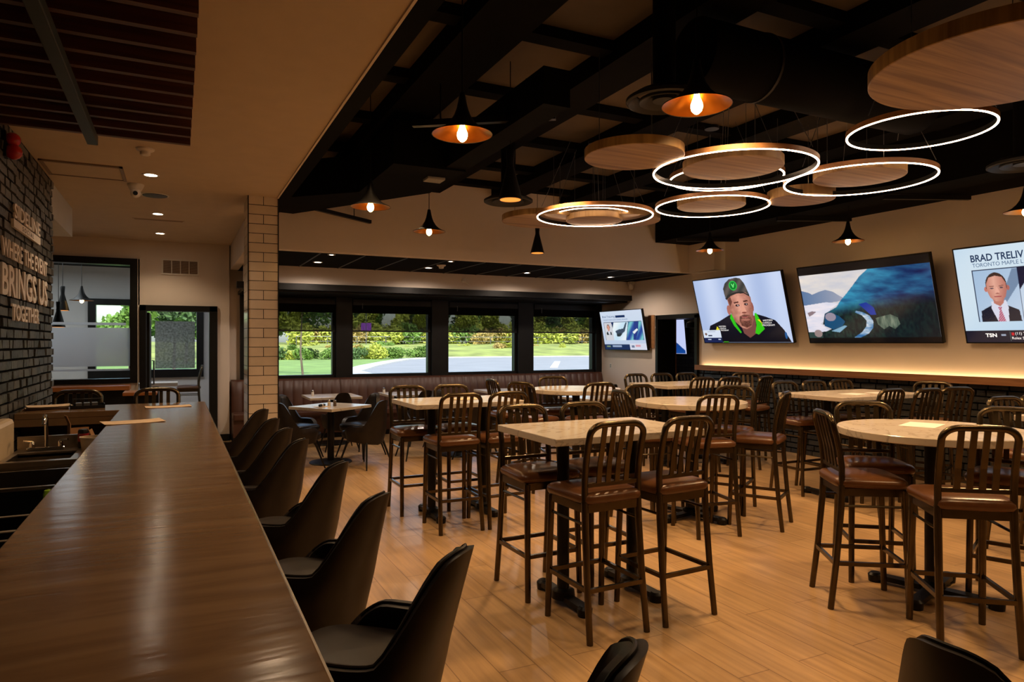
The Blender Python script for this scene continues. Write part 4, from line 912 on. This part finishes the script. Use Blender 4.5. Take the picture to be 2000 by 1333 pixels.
dc = dining_chair(); DG = 'black upholstered dining chairs'
a0 = R(35)
def around(cx, cy, ang, dist, lb):
    place(dc, (cx+dist*math.cos(R(ang)), cy+dist*math.sin(R(ang)), 0), R(ang+180-90), lb, DG)
around(1.84, 9.27, 305, .60, 'black dining chair on the right near side of the diagonal table, thin legs splayed'); around(1.84, 9.27, 215, .60, 'black dining chair on the left near side of the diagonal table beside the column')
around(1.84, 9.27, 35, .60, 'black dining chair on the right far side of the diagonal table'); around(1.84, 9.27, 125, .62, 'black dining chair on the left far side of the diagonal table, behind the column edge')
around(2.18, 11.02, 270, .66, 'black dining chair pushed up to the banquette table behind the diagonal table')
around(3.45, 11.0, 270, .66, 'black dining chair at the banquette table behind the table nearest the bar')
around(5.2, 10.98, 270, .66, 'black dining chair at the banquette table left of the windows round table')
around(6.9, 10.98, 270, .66, 'black dining chair at the right end banquette table, near the cream wall')
for a, w_ in ((270, 'near'), (90, 'far'), (0, 'right'), (180, 'left')):
    around(3.62, 9.12, a, .62, 'black dining chair, %s side of the low table behind the table nearest the bar' % w_)
    around(5.80, 9.0, a+10, .62, 'black dining chair, %s side of the low white table beyond the round window table' % w_)
place(bc, (1.60, .79, 0), R(-90), 'black upholstered chair cut by the bottom right corner of the frame', 'black upholstered bar chairs along the counter')
# ------------------------------------------------------------------ banquette under the windows
def banquette(x0, x1, label):
    t = thing('banquette', label, 'banquette', (x0, 0, 0), 0, 'brown channelled banquette sections'); w = x1-x0-.004
    n = max(2, round(w/.155)); m = MB(); vs = []; fs = []; prof = [(.455, 11.98), (.50, 11.985), (.75, 12.03), (.95, 12.075), (.985, 12.10), (.99, 12.135), (.985, 12.2)]
    st = 8; cols = n*st+1
    for i in range(cols):
        x = w*i/(cols-1); d = .022*(abs(math.sin(PI*i/st)))**.5
        for z, y in prof: vs.append((x, y-d*(1 if z < .98 else .3), z))
    P = len(prof)
    for i in range(cols-1):
        for j in range(P-1): fs.append((i*P+j, (i+1)*P+j, (i+1)*P+j+1, i*P+j+1))
    o = len(vs); vs += [(0, 12.2, .455), (w, 12.2, .455)]
    fs.append(tuple(range(P))[::-1]+(o,)); fs.append(tuple((cols-1)*P+j for j in range(P))+(o+1,))
    m.add(vs, fs).build('back_cushion', 'banquette_vinyl', t, smooth=True, ang=50)
    B((0, 11.60, .36), (w, 12.02, .47)).build('seat_cushion', 'banquette_vinyl', t, bevel=.02)
    B((0, 11.64, .09), (w, 12.2, .36)).build('seat_box', 'banquette_vinyl', t)
    B((0, 11.71, 0), (w, 12.2, .09)).build('toe_kick', 'black_satin', t)
banquette(.79, 2.56, 'brown channelled banquette section nearest the tiled column, under the first window')
banquette(2.56, 4.43, 'brown channelled banquette section under the second window')
banquette(4.43, 6.22, 'brown channelled banquette section under the third window')
banquette(6.22, 8.03, 'brown channelled banquette section under the fourth window, by the cream wall')
# ------------------------------------------------------------------ the bar counter
t = thing('bar_counter', 'long glossy brown bar counter with a short leg to the brick wall', 'bar', (0, 0, 0))
MB().prism([(-.415, -1.2), (.218, -1.2), (.218, 6.80), (-1.10, 6.80), (-1.10, 6.22), (-.415, 6.22)], 1.02, 1.067).build('countertop', 'bar_top', t, bevel=.004)
MB().prism([(-.40, -1.1), (-.37, -1.1), (-.37, 6.24), (-1.10, 6.24), (-1.10, 6.22+.0), (-.40, 6.22)], .965, 1.02).build('inner_edge', 'bar_top', t)
MB().box((.212, -1.2, 1.018), (.222, 6.8, 1.064)).build('edge_strip', 'steel', t)
MB().box((-.30, -1.1, .1), (-.02, 6.7, 1.02)).box((-1.09, 6.42, .1), (-.30, 6.70, 1.02)).build('bar_front', 'slat_wood', t)
MB().box((-.28, -1.1, 0), (-.06, 6.68, .1)).build('toe_kick', 'black_satin', t)
fr_ = MB().tube([(.12, -1.0, .2), (.12, 6.6, .2)], .025, 14).build('foot_rail', 'chrome', t, smooth=True)
for y in (0, 2, 4, 6): MB().bar((.12, y, .2), (-.03, y, .2), .03, .03).build('rail_bracket', 'chrome', fr_)
def sheet(x, y, z, w, d, rz, label, mat='paper', grp=None, curl=.004, name='paper_menu'):
    m = MB(); vs = []; fs = []; n = 6
    for top in (0, 1):
        for j in range(2):
            for i in range(n+1):
                u = i/n-.5; vs.append((u*w, (j-.5)*d, top*.0015+curl*(2*abs(u))**3))
    q = 2*(n+1)
    for i in range(n): fs += [(i, n+1+i, n+2+i, i+1), (q+i, q+i+1, q+n+2+i, q+n+1+i), (i, i+1, q+i+1, q+i), (n+1+i, q+n+1+i, q+n+2+i, n+2+i)]
    fs += [(0, q, q+n+1, n+1), (n, 2*n+1, q+2*n+1, q+n)]
    o = m.add(vs, fs).build(name, mat, None, smooth=False); o.location = (x, y, z); o.rotation_euler = (0, 0, rz)
    return tag(o, label, 'menu', grp)
sheet(-.27, 5.24, 1.068, .36, .22, R(12), 'kraft paper menu lying across the bar counter, overhanging its left edge', grp='paper menus on the bar')
sheet(-.07, 6.36, 1.068, .34, .18, R(5), 'kraft paper menu lying near the far end of the bar counter', grp='paper menus on the bar')
for k in range(3):
    sheet(-.95+.012*k, 6.58-.01*k, 1.068+.012*k, .30, .22, R(4+5*k), ('kraft paper menu at the bottom of the stack', 'kraft paper menu in the middle of the stack', 'kraft paper menu on top of the stack')[k]+' on the short leg of the bar', 'paper' if k else 'cardboard', 'stacked menus on the short bar leg')
t = thing('condiment_caddy', 'low black caddy beside the menu stack on the short leg of the bar', 'caddy', (-.66, 6.52, 1.068), R(8))
MB().box((-.12, -.07, 0), (.12, .07, .008)).box((-.12, -.07, .008), (-.115, .07, .035)).box((.115, -.07, .008), (.12, .07, .035)).box((-.12, .065, .008), (.12, .07, .035)).box((-.12, -.07, .008), (.12, -.065, .025)).build('tray', 'black_satin', t)
MB().tube([(-.1, 0, .02), (-.1, 0, .075), (.1, 0, .075), (.1, 0, .02)], .004, 6).build('handle', 'black_metal', t)
for k in range(3): MB().box((-.08+.055*k, -.04, .008), (-.04+.055*k, .04, .045)).build('packet_holder', 'grey_metal', t)
# items behind the bar
t = thing('paper_towel_dispenser', 'cream towel dispenser on the brick wall at the left frame edge', 'dispenser', (-1.095, 5.30, .79))
B((0, -.36, 0), (.10, .36, .30)).build('dispenser_body', 'cream_ceramic', t, bevel=.03)
B((.02, -.12, -.015), (.09, .12, .005)).build('outlet_slot', 'black_satin', t)
t = thing('bar_sink', 'stainless bar sink under the short leg of the bar', 'sink', (0, 0, 0))
MB().box((-.975, 5.02, .84), (-.56, 5.08, .875)).box((-.975, 5.44, .84), (-.56, 5.64, .875)).box((-.975, 5.08, .84), (-.94, 5.44, .875)).box((-.61, 5.08, .84), (-.56, 5.44, .875)).build('rim', 'steel', t, bevel=.004)
MB().box((-.95, 5.06, .62), (-.61, 5.44, .64)).box((-.965, 5.06, .62), (-.95, 5.46, .86)).box((-.61, 5.06, .62), (-.59, 5.46, .86)).box((-.95, 5.44, .62), (-.61, 5.46, .86)).box((-.95, 5.06, .62), (-.61, 5.08, .86)).build('basin', 'steel', t)
MB().box((-.975, 5.62, .875), (-.56, 5.65, .96)).build('splash_back', 'steel', t)
B((-.97, 5.08, .0), (-.56, 5.62, .62)).build('cabinet', 'black_satin', t)
f = thing('faucet', 'chrome gooseneck tap with two handles at the bar sink', 'tap', (-.80, 5.55, .876))
MB().box((-.11, -.03, 0), (.11, .03, .02)).build('base_plate', 'chrome', f, bevel=.008)
MB().tube([(0, 0, .02), (0, 0, .17), (0, -.015, .215), (0, -.05, .235), (0, -.09, .22), (0, -.105, .18)], .012, 12).build('spout', 'chrome', f, smooth=True)
for sx in (-1, 1): MB().tube([(sx*.08, 0, .02), (sx*.08, 0, .05), (sx*.08, 0, .06)], [.018, .016, .008], 12).tube([(sx*.08, 0, .055), (sx*.125, -.02, .065)], .008, 8).build('handle', 'chrome', f, smooth=True)
t = thing('speed_rail', 'long stainless underbar ledge in front of the bar sink', 'shelf', (0, 0, 0))
MB().box((-1.06, 4.78, .80), (-.54, 5.0, .81)).box((-1.06, 4.77, .76), (-.54, 4.785, .86)).build('ledge', 'steel', t)
B((-1.06, 4.8, .1), (-.58, 4.98, .80)).build('cabinet', 'black_satin', t)
t = thing('ice_bin', 'dark underbar ice bin with a bright steel lip', 'ice bin', (0, 0, 0))
MB().box((-1.06, 4.28, .835), (-.50, 4.31, .85)).box((-1.06, 3.2, .835), (-1.03, 4.28, .85)).box((-.53, 3.2, .835), (-.50, 4.28, .85)).build('steel_lip', 'steel', t)
MB().box((-1.05, 3.2, .45), (-.51, 4.29, .47)).box((-1.05, 4.27, .45), (-.51, 4.29, .835)).box((-1.05, 3.2, .45), (-1.03, 4.27, .835)).box((-.53, 3.2, .45), (-.51, 4.27, .835)).build('bin_walls', 'black_satin', t)
B((-1.05, 3.2, 0), (-.51, 4.29, .45)).build('base_cabinet', 'black_satin', t)
t = thing('soda_can', 'dark can with a red label standing right of the bar sink', 'can', (-.585, 5.54, .875))
MB().lathe([(.03, 0), (.033, .008), (.033, .115), (.026, .128), (.001, .128)], 24).build('can_body', 'black_satin', t, smooth=True)
MB().lathe([(.0335, .045), (.0335, .10), (.0330, .10), (.0330, .045)], 24, closed=True).build('label_band', 'red_label', t, smooth=True)
t = thing('plastic_pitcher', 'cream round tub beside the bar sink, half hidden by the counter', 'tub', (-.50, 5.20, .84))
MB().lathe([(.001, .0), (.055, 0), (.068, .14), (.064, .14), (.052, .01), (.001, .01)], 28).build('tub_body', 'cream_ceramic', t, smooth=True)
MB().lathe([(.066, .136), (.073, .14), (.073, .15), (.064, .15)], 28, closed=True).build('rim', 'cream_ceramic', t, smooth=True)
B((-.10, -.10, -.84), (.07, .2, 0)).build('stand', 'black_satin', t)
for k, (x, y, rz, h, lb) in enumerate(((-.66, 6.02, .3, .20, 'upright cardboard flap of an open box under the counter leg'), (-.50, 5.98, -.1, .09, 'low brown cardboard box under the counter leg'))):
    t = thing('cardboard_box', lb, 'box', (x, y, .80), rz); m = MB()
    m.box((-.07, -.05, 0), (.07, .05, .006)).box((-.07, -.05, 0), (-.064, .05, h)).box((.064, -.05, 0), (.07, .05, h*.6)).box((-.07, .045, 0), (.07, .05, h*.8)).box((-.07, -.05, 0), (.07, -.045, h*.5)).build('carton', 'cardboard', t)
    MB().bar((-.067, 0, h), (-.09, 0, h+.06), .1, .005, (1, 0, 0)).build('flap', 'cardboard', t)
t = tag(B((-1.08, 5.86, .775), (-.42, 6.12, .80)).build('under_counter_shelf', 'black_satin'), 'black shelf under the short leg of the bar holding cardboard boxes', 'shelf')
t = thing('squeeze_bottle', 'bottle with a bright green cap by the ice bin', 'bottle', (-.575, 4.05, .474))
MB().lathe([(.001, 0), (.034, 0), (.035, .02), (.034, .22), (.018, .30), (.015, .34), (.001, .34)], 24).build('bottle_body', 'clear_plastic', t, smooth=True)
MB().lathe([(.001, .34), (.024, .335), (.024, .375), (.018, .395), (.001, .40)], 20).build('cap', 'green_plastic', t, smooth=True)
t = tag(MB().ball((0, 0, .03), .04, 14, 8, (1, .8, .7)).ball((.03, .02, .045), .028, 12, 8).ball((-.02, .02, .06), .024, 12, 8).build('bar_cloth', 'cream_ceramic', None, smooth=True), 'crumpled cream bar cloth in the ice bin', 'cloth'); t.location = (-.72, 4.15, .47)
for k, (x, y, z, lb) in enumerate(((-.66, 3.78, .60, 'clear rounded plastic tub at the left edge of the bar, farther one'), (-.70, 3.48, .56, 'clear rounded plastic tub at the left edge of the bar, nearer one'))):
    t = thing('clear_tub', lb, 'tub', (x, y, .47)); m = MB(); hz = z-.30
    def rr(w, d, z_, r=.05):
        o = []
        for cx, cy, a in ((w-r, d-r, 0), (-w+r, d-r, 90), (-w+r, -d+r, 180), (w-r, -d+r, 270)):
            for q in range(5): o.append((cx+r*math.cos(R(a+22.5*q)), cy+r*math.sin(R(a+22.5*q)), z_))
        return o
    L = [rr(.12, .12, 0), rr(.14, .14, hz), rr(.15, .15, hz+.01), rr(.135, .135, hz+.01), rr(.115, .115, .008)]; vs = sum(L, []); fs = [tuple(range(20))[::-1], tuple(80+q for q in range(20))]
    for i in range(4):
        for q in range(20): l = (q+1) % 20; fs.append((i*20+q, i*20+l, (i+1)*20+l, (i+1)*20+q))
    m.add(vs, fs).build('tub_walls', 'clear_plastic', t, smooth=True)
    p = rr(.152, .152, hz+.008); MB().tube(p, .006, 6, closed=True).build('rim', 'clear_rim', t, smooth=True)
# ------------------------------------------------------------------ things on the tables
sheet(4.42, 2.86, 1.056, .30, .21, R(20), 'white paper menu on the marble round table', 'white_paper', 'paper menus on the tables', .0)
sheet(6.30, 4.80, 1.068, .26, .20, R(8), 'white paper menu on the left half of the long table by the brick wall', 'white_paper', 'paper menus on the tables', .0)
sheet(6.70, 4.78, 1.068, .26, .20, R(-5), 'white paper menu on the right half of the long table by the brick wall', 'white_paper', 'paper menus on the tables', .0)
sheet(2.45, 6.0, 1.068, .28, .20, R(10), 'kraft paper menu on the table nearest the bar', 'paper', 'paper menus on the tables', .002)
def shaker(x, y, z, fill, label):
    t = thing('shaker', label, 'shaker', (x, y, z), 0, 'salt and pepper shakers')
    jr = MB().lathe([(.001, 0), (.021, 0), (.022, .005), (.020, .055), (.017, .062), (.001, .062)], 18).build('glass_jar', fill, t, smooth=True)
    MB().lathe([(.018, .060), (.019, .075), (.013, .085), (.001, .087)], 18).build('cap', 'chrome', jr, smooth=True)
shaker(1.80, 9.17, .761, 'white_plastic', 'salt shaker on the diagonal dining table'); shaker(1.87, 9.15, .761, 'bark', 'dark pepper shaker on the diagonal dining table')
shaker(1.92, 11.1, .761, 'white_plastic', 'white shaker on the banquette table behind the diagonal one'); shaker(3.1, 11.2, .761, 'white_plastic', 'white shaker on the banquette table behind the table nearest the bar')
shaker(5.0, 11.1, .761, 'white_plastic', 'white shaker on the banquette table left of the windows round table')
for k, (x, y, rz) in enumerate(((1.70, 9.12, .4), )):
    o = sheet(x, y, .761, .20, .14, rz, 'folded kraft napkin on the diagonal dining table', 'paper', None, .003, 'napkin'); o['category'] = 'napkin'
t = thing('cutlery_roll', 'dark rolled cutlery lying on the napkin of the diagonal dining table', 'cutlery', (1.70, 9.12, .766), .9)
MB().tube([(-.08, 0, .018), (-.07, 0, .018), (.06, 0, .016), (.075, 0, .016)], [.012, .018, .016, .008], 12).build('cloth_roll', 'black_satin', t, smooth=True)
MB().tube([(-.02, 0, .017), (.0, 0, .017)], .0185, 14).build('band', 'white_paper', t, smooth=True)
# low ledge and booth by the interior window
t = thing('window_ledge', 'dark half-height ledge with an orange wood top under the interior window', 'ledge', (0, 0, 0))
B((-3.2, 11.55, .90), (-.64, 11.95, .965)).build('ledge_top', 'orange_wood', t, bevel=.004)
B((-3.2, 11.65, 0), (-.66, 11.95, .90)).build('ledge_front', 'black_satin', t)
t = thing('host_stand', 'dark host stand with an orange wood top at the far end of the bar', 'stand', (-.36, 8.4, 0))
B((-.14, -.16, 0), (.14, .16, 1.04)).build('stand_body', 'black_satin', t)
B((-.16, -.18, 1.04), (.16, .18, 1.075)).build('stand_top', 'orange_wood', t, bevel=.004)
t = thing('side_table', 'pale square table in the bright room beyond the glass door', 'table', (-.35, 13.6, 0))
B((-.35, -.3, .84), (.35, .3, .90)).build('tabletop', 'white_plastic', t); B((-.05, -.05, .02), (.05, .05, .84)).build('column', 'black_metal', t); B((-.25, -.25, 0), (.25, .25, .02)).build('base_plate', 'black_metal', t)
lamp('AREA', (-2.4, 13.6, 2.97), 34, (.92, .95, 1), 1.8, sy=1.2); lamp('AREA', (-.1, 13.4, 2.97), 16, (.90, .95, 1), 1.0, sy=1.0)  # added fill lights without fixtures, brighten the room beyond
# ------------------------------------------------------------------ outdoors
ZG = -.1
struct('lawn', MB().add([(-80, 16.9, ZG), (160, 16.9, ZG), (160, 190, ZG), (-80, 190, ZG)], [(0, 1, 2, 3)]), 'grass')
lot = [(9.7, 16.9), (100, 16.9), (100, 72), (46, 71.5), (31, 72.5), (25, 71.5), (20.5, 66), (16.6, 58), (12.2, 48), (8.8, 39), (8.0, 30)]
struct('parking_lot', MB().prism(lot, ZG-.05, ZG+.02), 'asphalt')
k = MB(); edge = [(100, 72), (46, 71.5), (31, 72.5), (25, 71.5), (20.5, 66), (16.6, 58), (12.2, 48), (8.8, 39), (8.0, 30)]
for p, q in zip(edge, edge[1:]): k.bar((*p, ZG+.05), (*q, ZG+.05), 1.3, .12)
struct('curb', k, 'concrete')
tag(MB().bar((30.6, 53.2, ZG+.03), (22.9, 40.3, ZG+.03), .5, .02).build('parking_line', 'line_paint'), 'white painted line on the parking lot outside the fourth window', 'painted line')
bank = MB(); vs = []; fs = []; random.seed(3)
for i in range(41):
    x = -20+4*i
    for y, z in ((74, ZG), (80, .55), (88, 1.15), (96, 1.5), (130, 1.7)): vs.append((x, y+random.uniform(-1, 1), z+random.uniform(-.12, .12)*(y > 75)))
for i in range(40):
    for j in range(4): fs.append((i*5+j, (i+1)*5+j, (i+1)*5+j+1, i*5+j+1))
struct('grass_bank', bank.add(vs, fs), 'bank_grass', smooth=True)
def leaves(m, c, r, n, size, rnd):
    for _ in range(n):
        d = Vector((rnd.gauss(0, 1), rnd.gauss(0, 1), rnd.gauss(0, 1))).normalized()*(rnd.random()**.33)
        p = Vector((c[0]+d.x*r[0], c[1]+d.y*r[1], c[2]+d.z*r[2])); u = Vector((rnd.gauss(0, 1), rnd.gauss(0, 1), rnd.gauss(0, 1))).normalized(); w = u.orthogonal().normalized()
        s_ = size*rnd.uniform(.6, 1.3); m.add([p-u*s_-w*s_*.5, p+u*s_-w*s_*.5, p+u*s_+w*s_*.5, p-u*s_+w*s_*.5], [(0, 1, 2, 3)])
def tree_proto(seed, mat, h, w, conifer=False):
    rnd = random.Random(seed); t = thing('tree', '', 'tree', (0, 0, 0), 0, 'trees beyond the parking lot'); m = MB()
    if conifer:
        for k in range(9): q = k/9; leaves(m, (0, 0, h*(.15+.85*q)), (w*(1-q)*.5+.15, w*(1-q)*.5+.15, h*.09), int(230*(1-q)+40), .26, rnd)
    else:
        for k in range(9):
            a = rnd.uniform(0, 6.28); rr_ = rnd.uniform(0, .32)*w; leaves(m, (rr_*math.cos(a), rr_*math.sin(a), h*rnd.uniform(.38, .85)), (w*.24, w*.24, h*.15), 240, .24, rnd)
    m.build('crown', mat, t); MB().tube([(0, 0, 0), (.08, 0, h*.35), (0, .05, h*.8)], [.16, .12, .03], 8).build('trunk', 'bark', t, smooth=True); return t
rnd = random.Random(11)
P = [tree_proto(1, 'leaf_dark', 10, 7), tree_proto(2, 'leaf_green', 9, 7), tree_proto(3, 'leaf_dark', 12, 4.6, True), tree_proto(4, 'leaf_yellow', 6.5, 5)]
LB = ['dark green leafy tree standing in the row beyond the parking lot', 'green leafy tree standing in the row beyond the parking lot', 'tall dark conifer standing beyond the parking lot', 'yellow-green young tree standing in the row beyond the parking lot']
def tree(i, x, y, z=0, s_=1.0):
    o = place(P[i], (x, y, z), rnd.uniform(0, 6.2), LB[i], 'trees beyond the parking lot'); o.scale = (s_, s_, s_)
for k in range(24):
    q = 114+rnd.uniform(-4, 12); x = 2+k*3.9+rnd.uniform(-1, 1); tree(rnd.choice((0, 0, 1, 2)), x, q, 1.5, rnd.uniform(.8, 1.25))
for k in range(20): tree(3, 8+k*4.3+rnd.uniform(-2, 2), 100+rnd.uniform(-3, 4), 1.4, rnd.uniform(.8, 1.2))
for x, y, i, s_ in ((-2.4, 44, 1, .62), (.6, 60, 1, .8), (2.4, 74, 0, .8), (-.2, 46, 0, .6)): tree(i, x, y, -.1, s_)
t = thing('young_tree', 'slender young tree on the lawn outside the first window', 'tree', (5.9, 37, ZG)); m = MB(); rn = random.Random(5)
for k in range(6): leaves(m, (rn.uniform(-.9, .9), rn.uniform(-.9, .9), rn.uniform(2.6, 4.6)), (.8, .8, .7), 150, .11, rn)
m.build('crown', 'leaf_green', t); MB().tube([(0, 0, 0), (-.12, 0, 1.2), (-.02, 0, 3.8)], [.06, .05, .02], 8).build('trunk', 'bark', t, smooth=True)
def bush_proto(seed, mat):
    rnd_ = random.Random(seed); t = thing('bush', '', 'bush', (0, 0, 0), 0, 'bushes along the grass bank'); m = MB()
    for k in range(6): leaves(m, (rnd_.uniform(-1.2, 1.2), rnd_.uniform(-.6, .6), rnd_.uniform(.4, 1.2)), (.9, .8, .7), 170, .13, rnd_)
    m.build('foliage', mat, t); MB().tube([(0, 0, 0), (.1, 0, .9)], [.06, .02], 6).build('stem', 'bark', t); return t
BP = [bush_proto(7, 'leaf_green'), bush_proto(8, 'leaf_yellow'), bush_proto(9, 'leaf_rust'), bush_proto(10, 'leaf_dark')]
BL = ['green bush on the grass bank', 'yellow-green bush on the grass bank', 'rust-tinged bush on the grass bank', 'dark green bush on the grass bank']
def bush(i, x, y, z, s_):
    o = place(BP[i], (x, y, z), rnd.uniform(0, 6.2), BL[i]+' beyond the lawn and parking lot', 'bushes along the grass bank'); o.scale = (s_, s_, s_)
for k in range(16): bush(rnd.choice((0, 3, 0, 1)), 6+k*1.3, 71+rnd.uniform(-1.5, 3), -.1, rnd.uniform(.55, .95))
for k in range(22): bush(rnd.choice((0, 1, 1, 2)), 10+k*2.6+rnd.uniform(-1, 1), 82+rnd.uniform(-3, 9), .6, rnd.uniform(.35, .7))
for k in range(30): bush(rnd.choice((0, 1, 1, 2)), 16+k*2.0+rnd.uniform(-.6, .6), 97+rnd.uniform(-2, 2), 1.4, rnd.uniform(1.3, 2.0))
t = thing('fence', 'low dark wire fence along the top of the grass bank', 'fence', (0, 0, 0))
for k in range(22): MB().tube([(14+4*k, 93, 1.1), (14+4*k, 93, 2.5)], .05, 6).build('fence_post', 'grey_metal', t)
MB().tube([(14, 93, 2.45), (98, 93, 2.45)], .04, 6).tube([(14, 93, 1.8), (98, 93, 1.8)], .025, 6).build('rail', 'grey_metal', t)
def car(x, y, z, rz, mat, label):
    t = thing('car', label, 'car', (x, y, z), rz, 'cars parked behind the bushes')
    m = MB(); pr_ = [(-2.1, .35), (-2.1, .75), (-1.9, .85), (-1.3, .92), (-.7, 1.38), (.8, 1.40), (1.5, .98), (2.05, .88), (2.1, .35)]
    vs = [(a, s_*.85*(1 if b < 1 else .82), b) for s_ in (-1, 1) for a, b in pr_]; n = len(pr_)
    m.add(vs, [tuple(range(n)), tuple(range(n, 2*n))[::-1]]+[(i, i+n, (i+1) % n+n, (i+1) % n) for i in range(n)]).build('body', mat, t, bevel=.05)
    for s_ in (-1, 1): MB().add([(a, s_*q, b) for a, b, q in ((-1.1, .97, .852), (1.25, 1.0, .845), (.75, 1.33, .73), (-.65, 1.32, .73))], [(0, 1, 2, 3)]).build('side_window', 'black_satin', t)
    for a in (-1.3, 1.3):
        for s_ in (-1, 1): MB().tube([(a, s_*.70, .32), (a, s_*.88, .32)], .32, 20).build('wheel', 'rubber', t, smooth=True)
car(17.3, 104, 1.3, .15, 'car_blue', 'pale blue car behind the bushes, seen in the first window'); car(26.5, 106, 1.4, .1, 'car_white', 'white car behind the bushes, seen in the second window')
t = thing('purple_banner', 'small purple banner on a pole beyond the bushes, seen in the second window', 'banner', (23, 92, 1.2))
MB().tube([(0, 0, 0), (0, 0, 4.6)], .06, 8).build('pole', 'grey_metal', t); MB().box((-.7, -.03, 2.0), (.7, .03, 3.1)).build('banner_cloth', 'purple_sign', t)
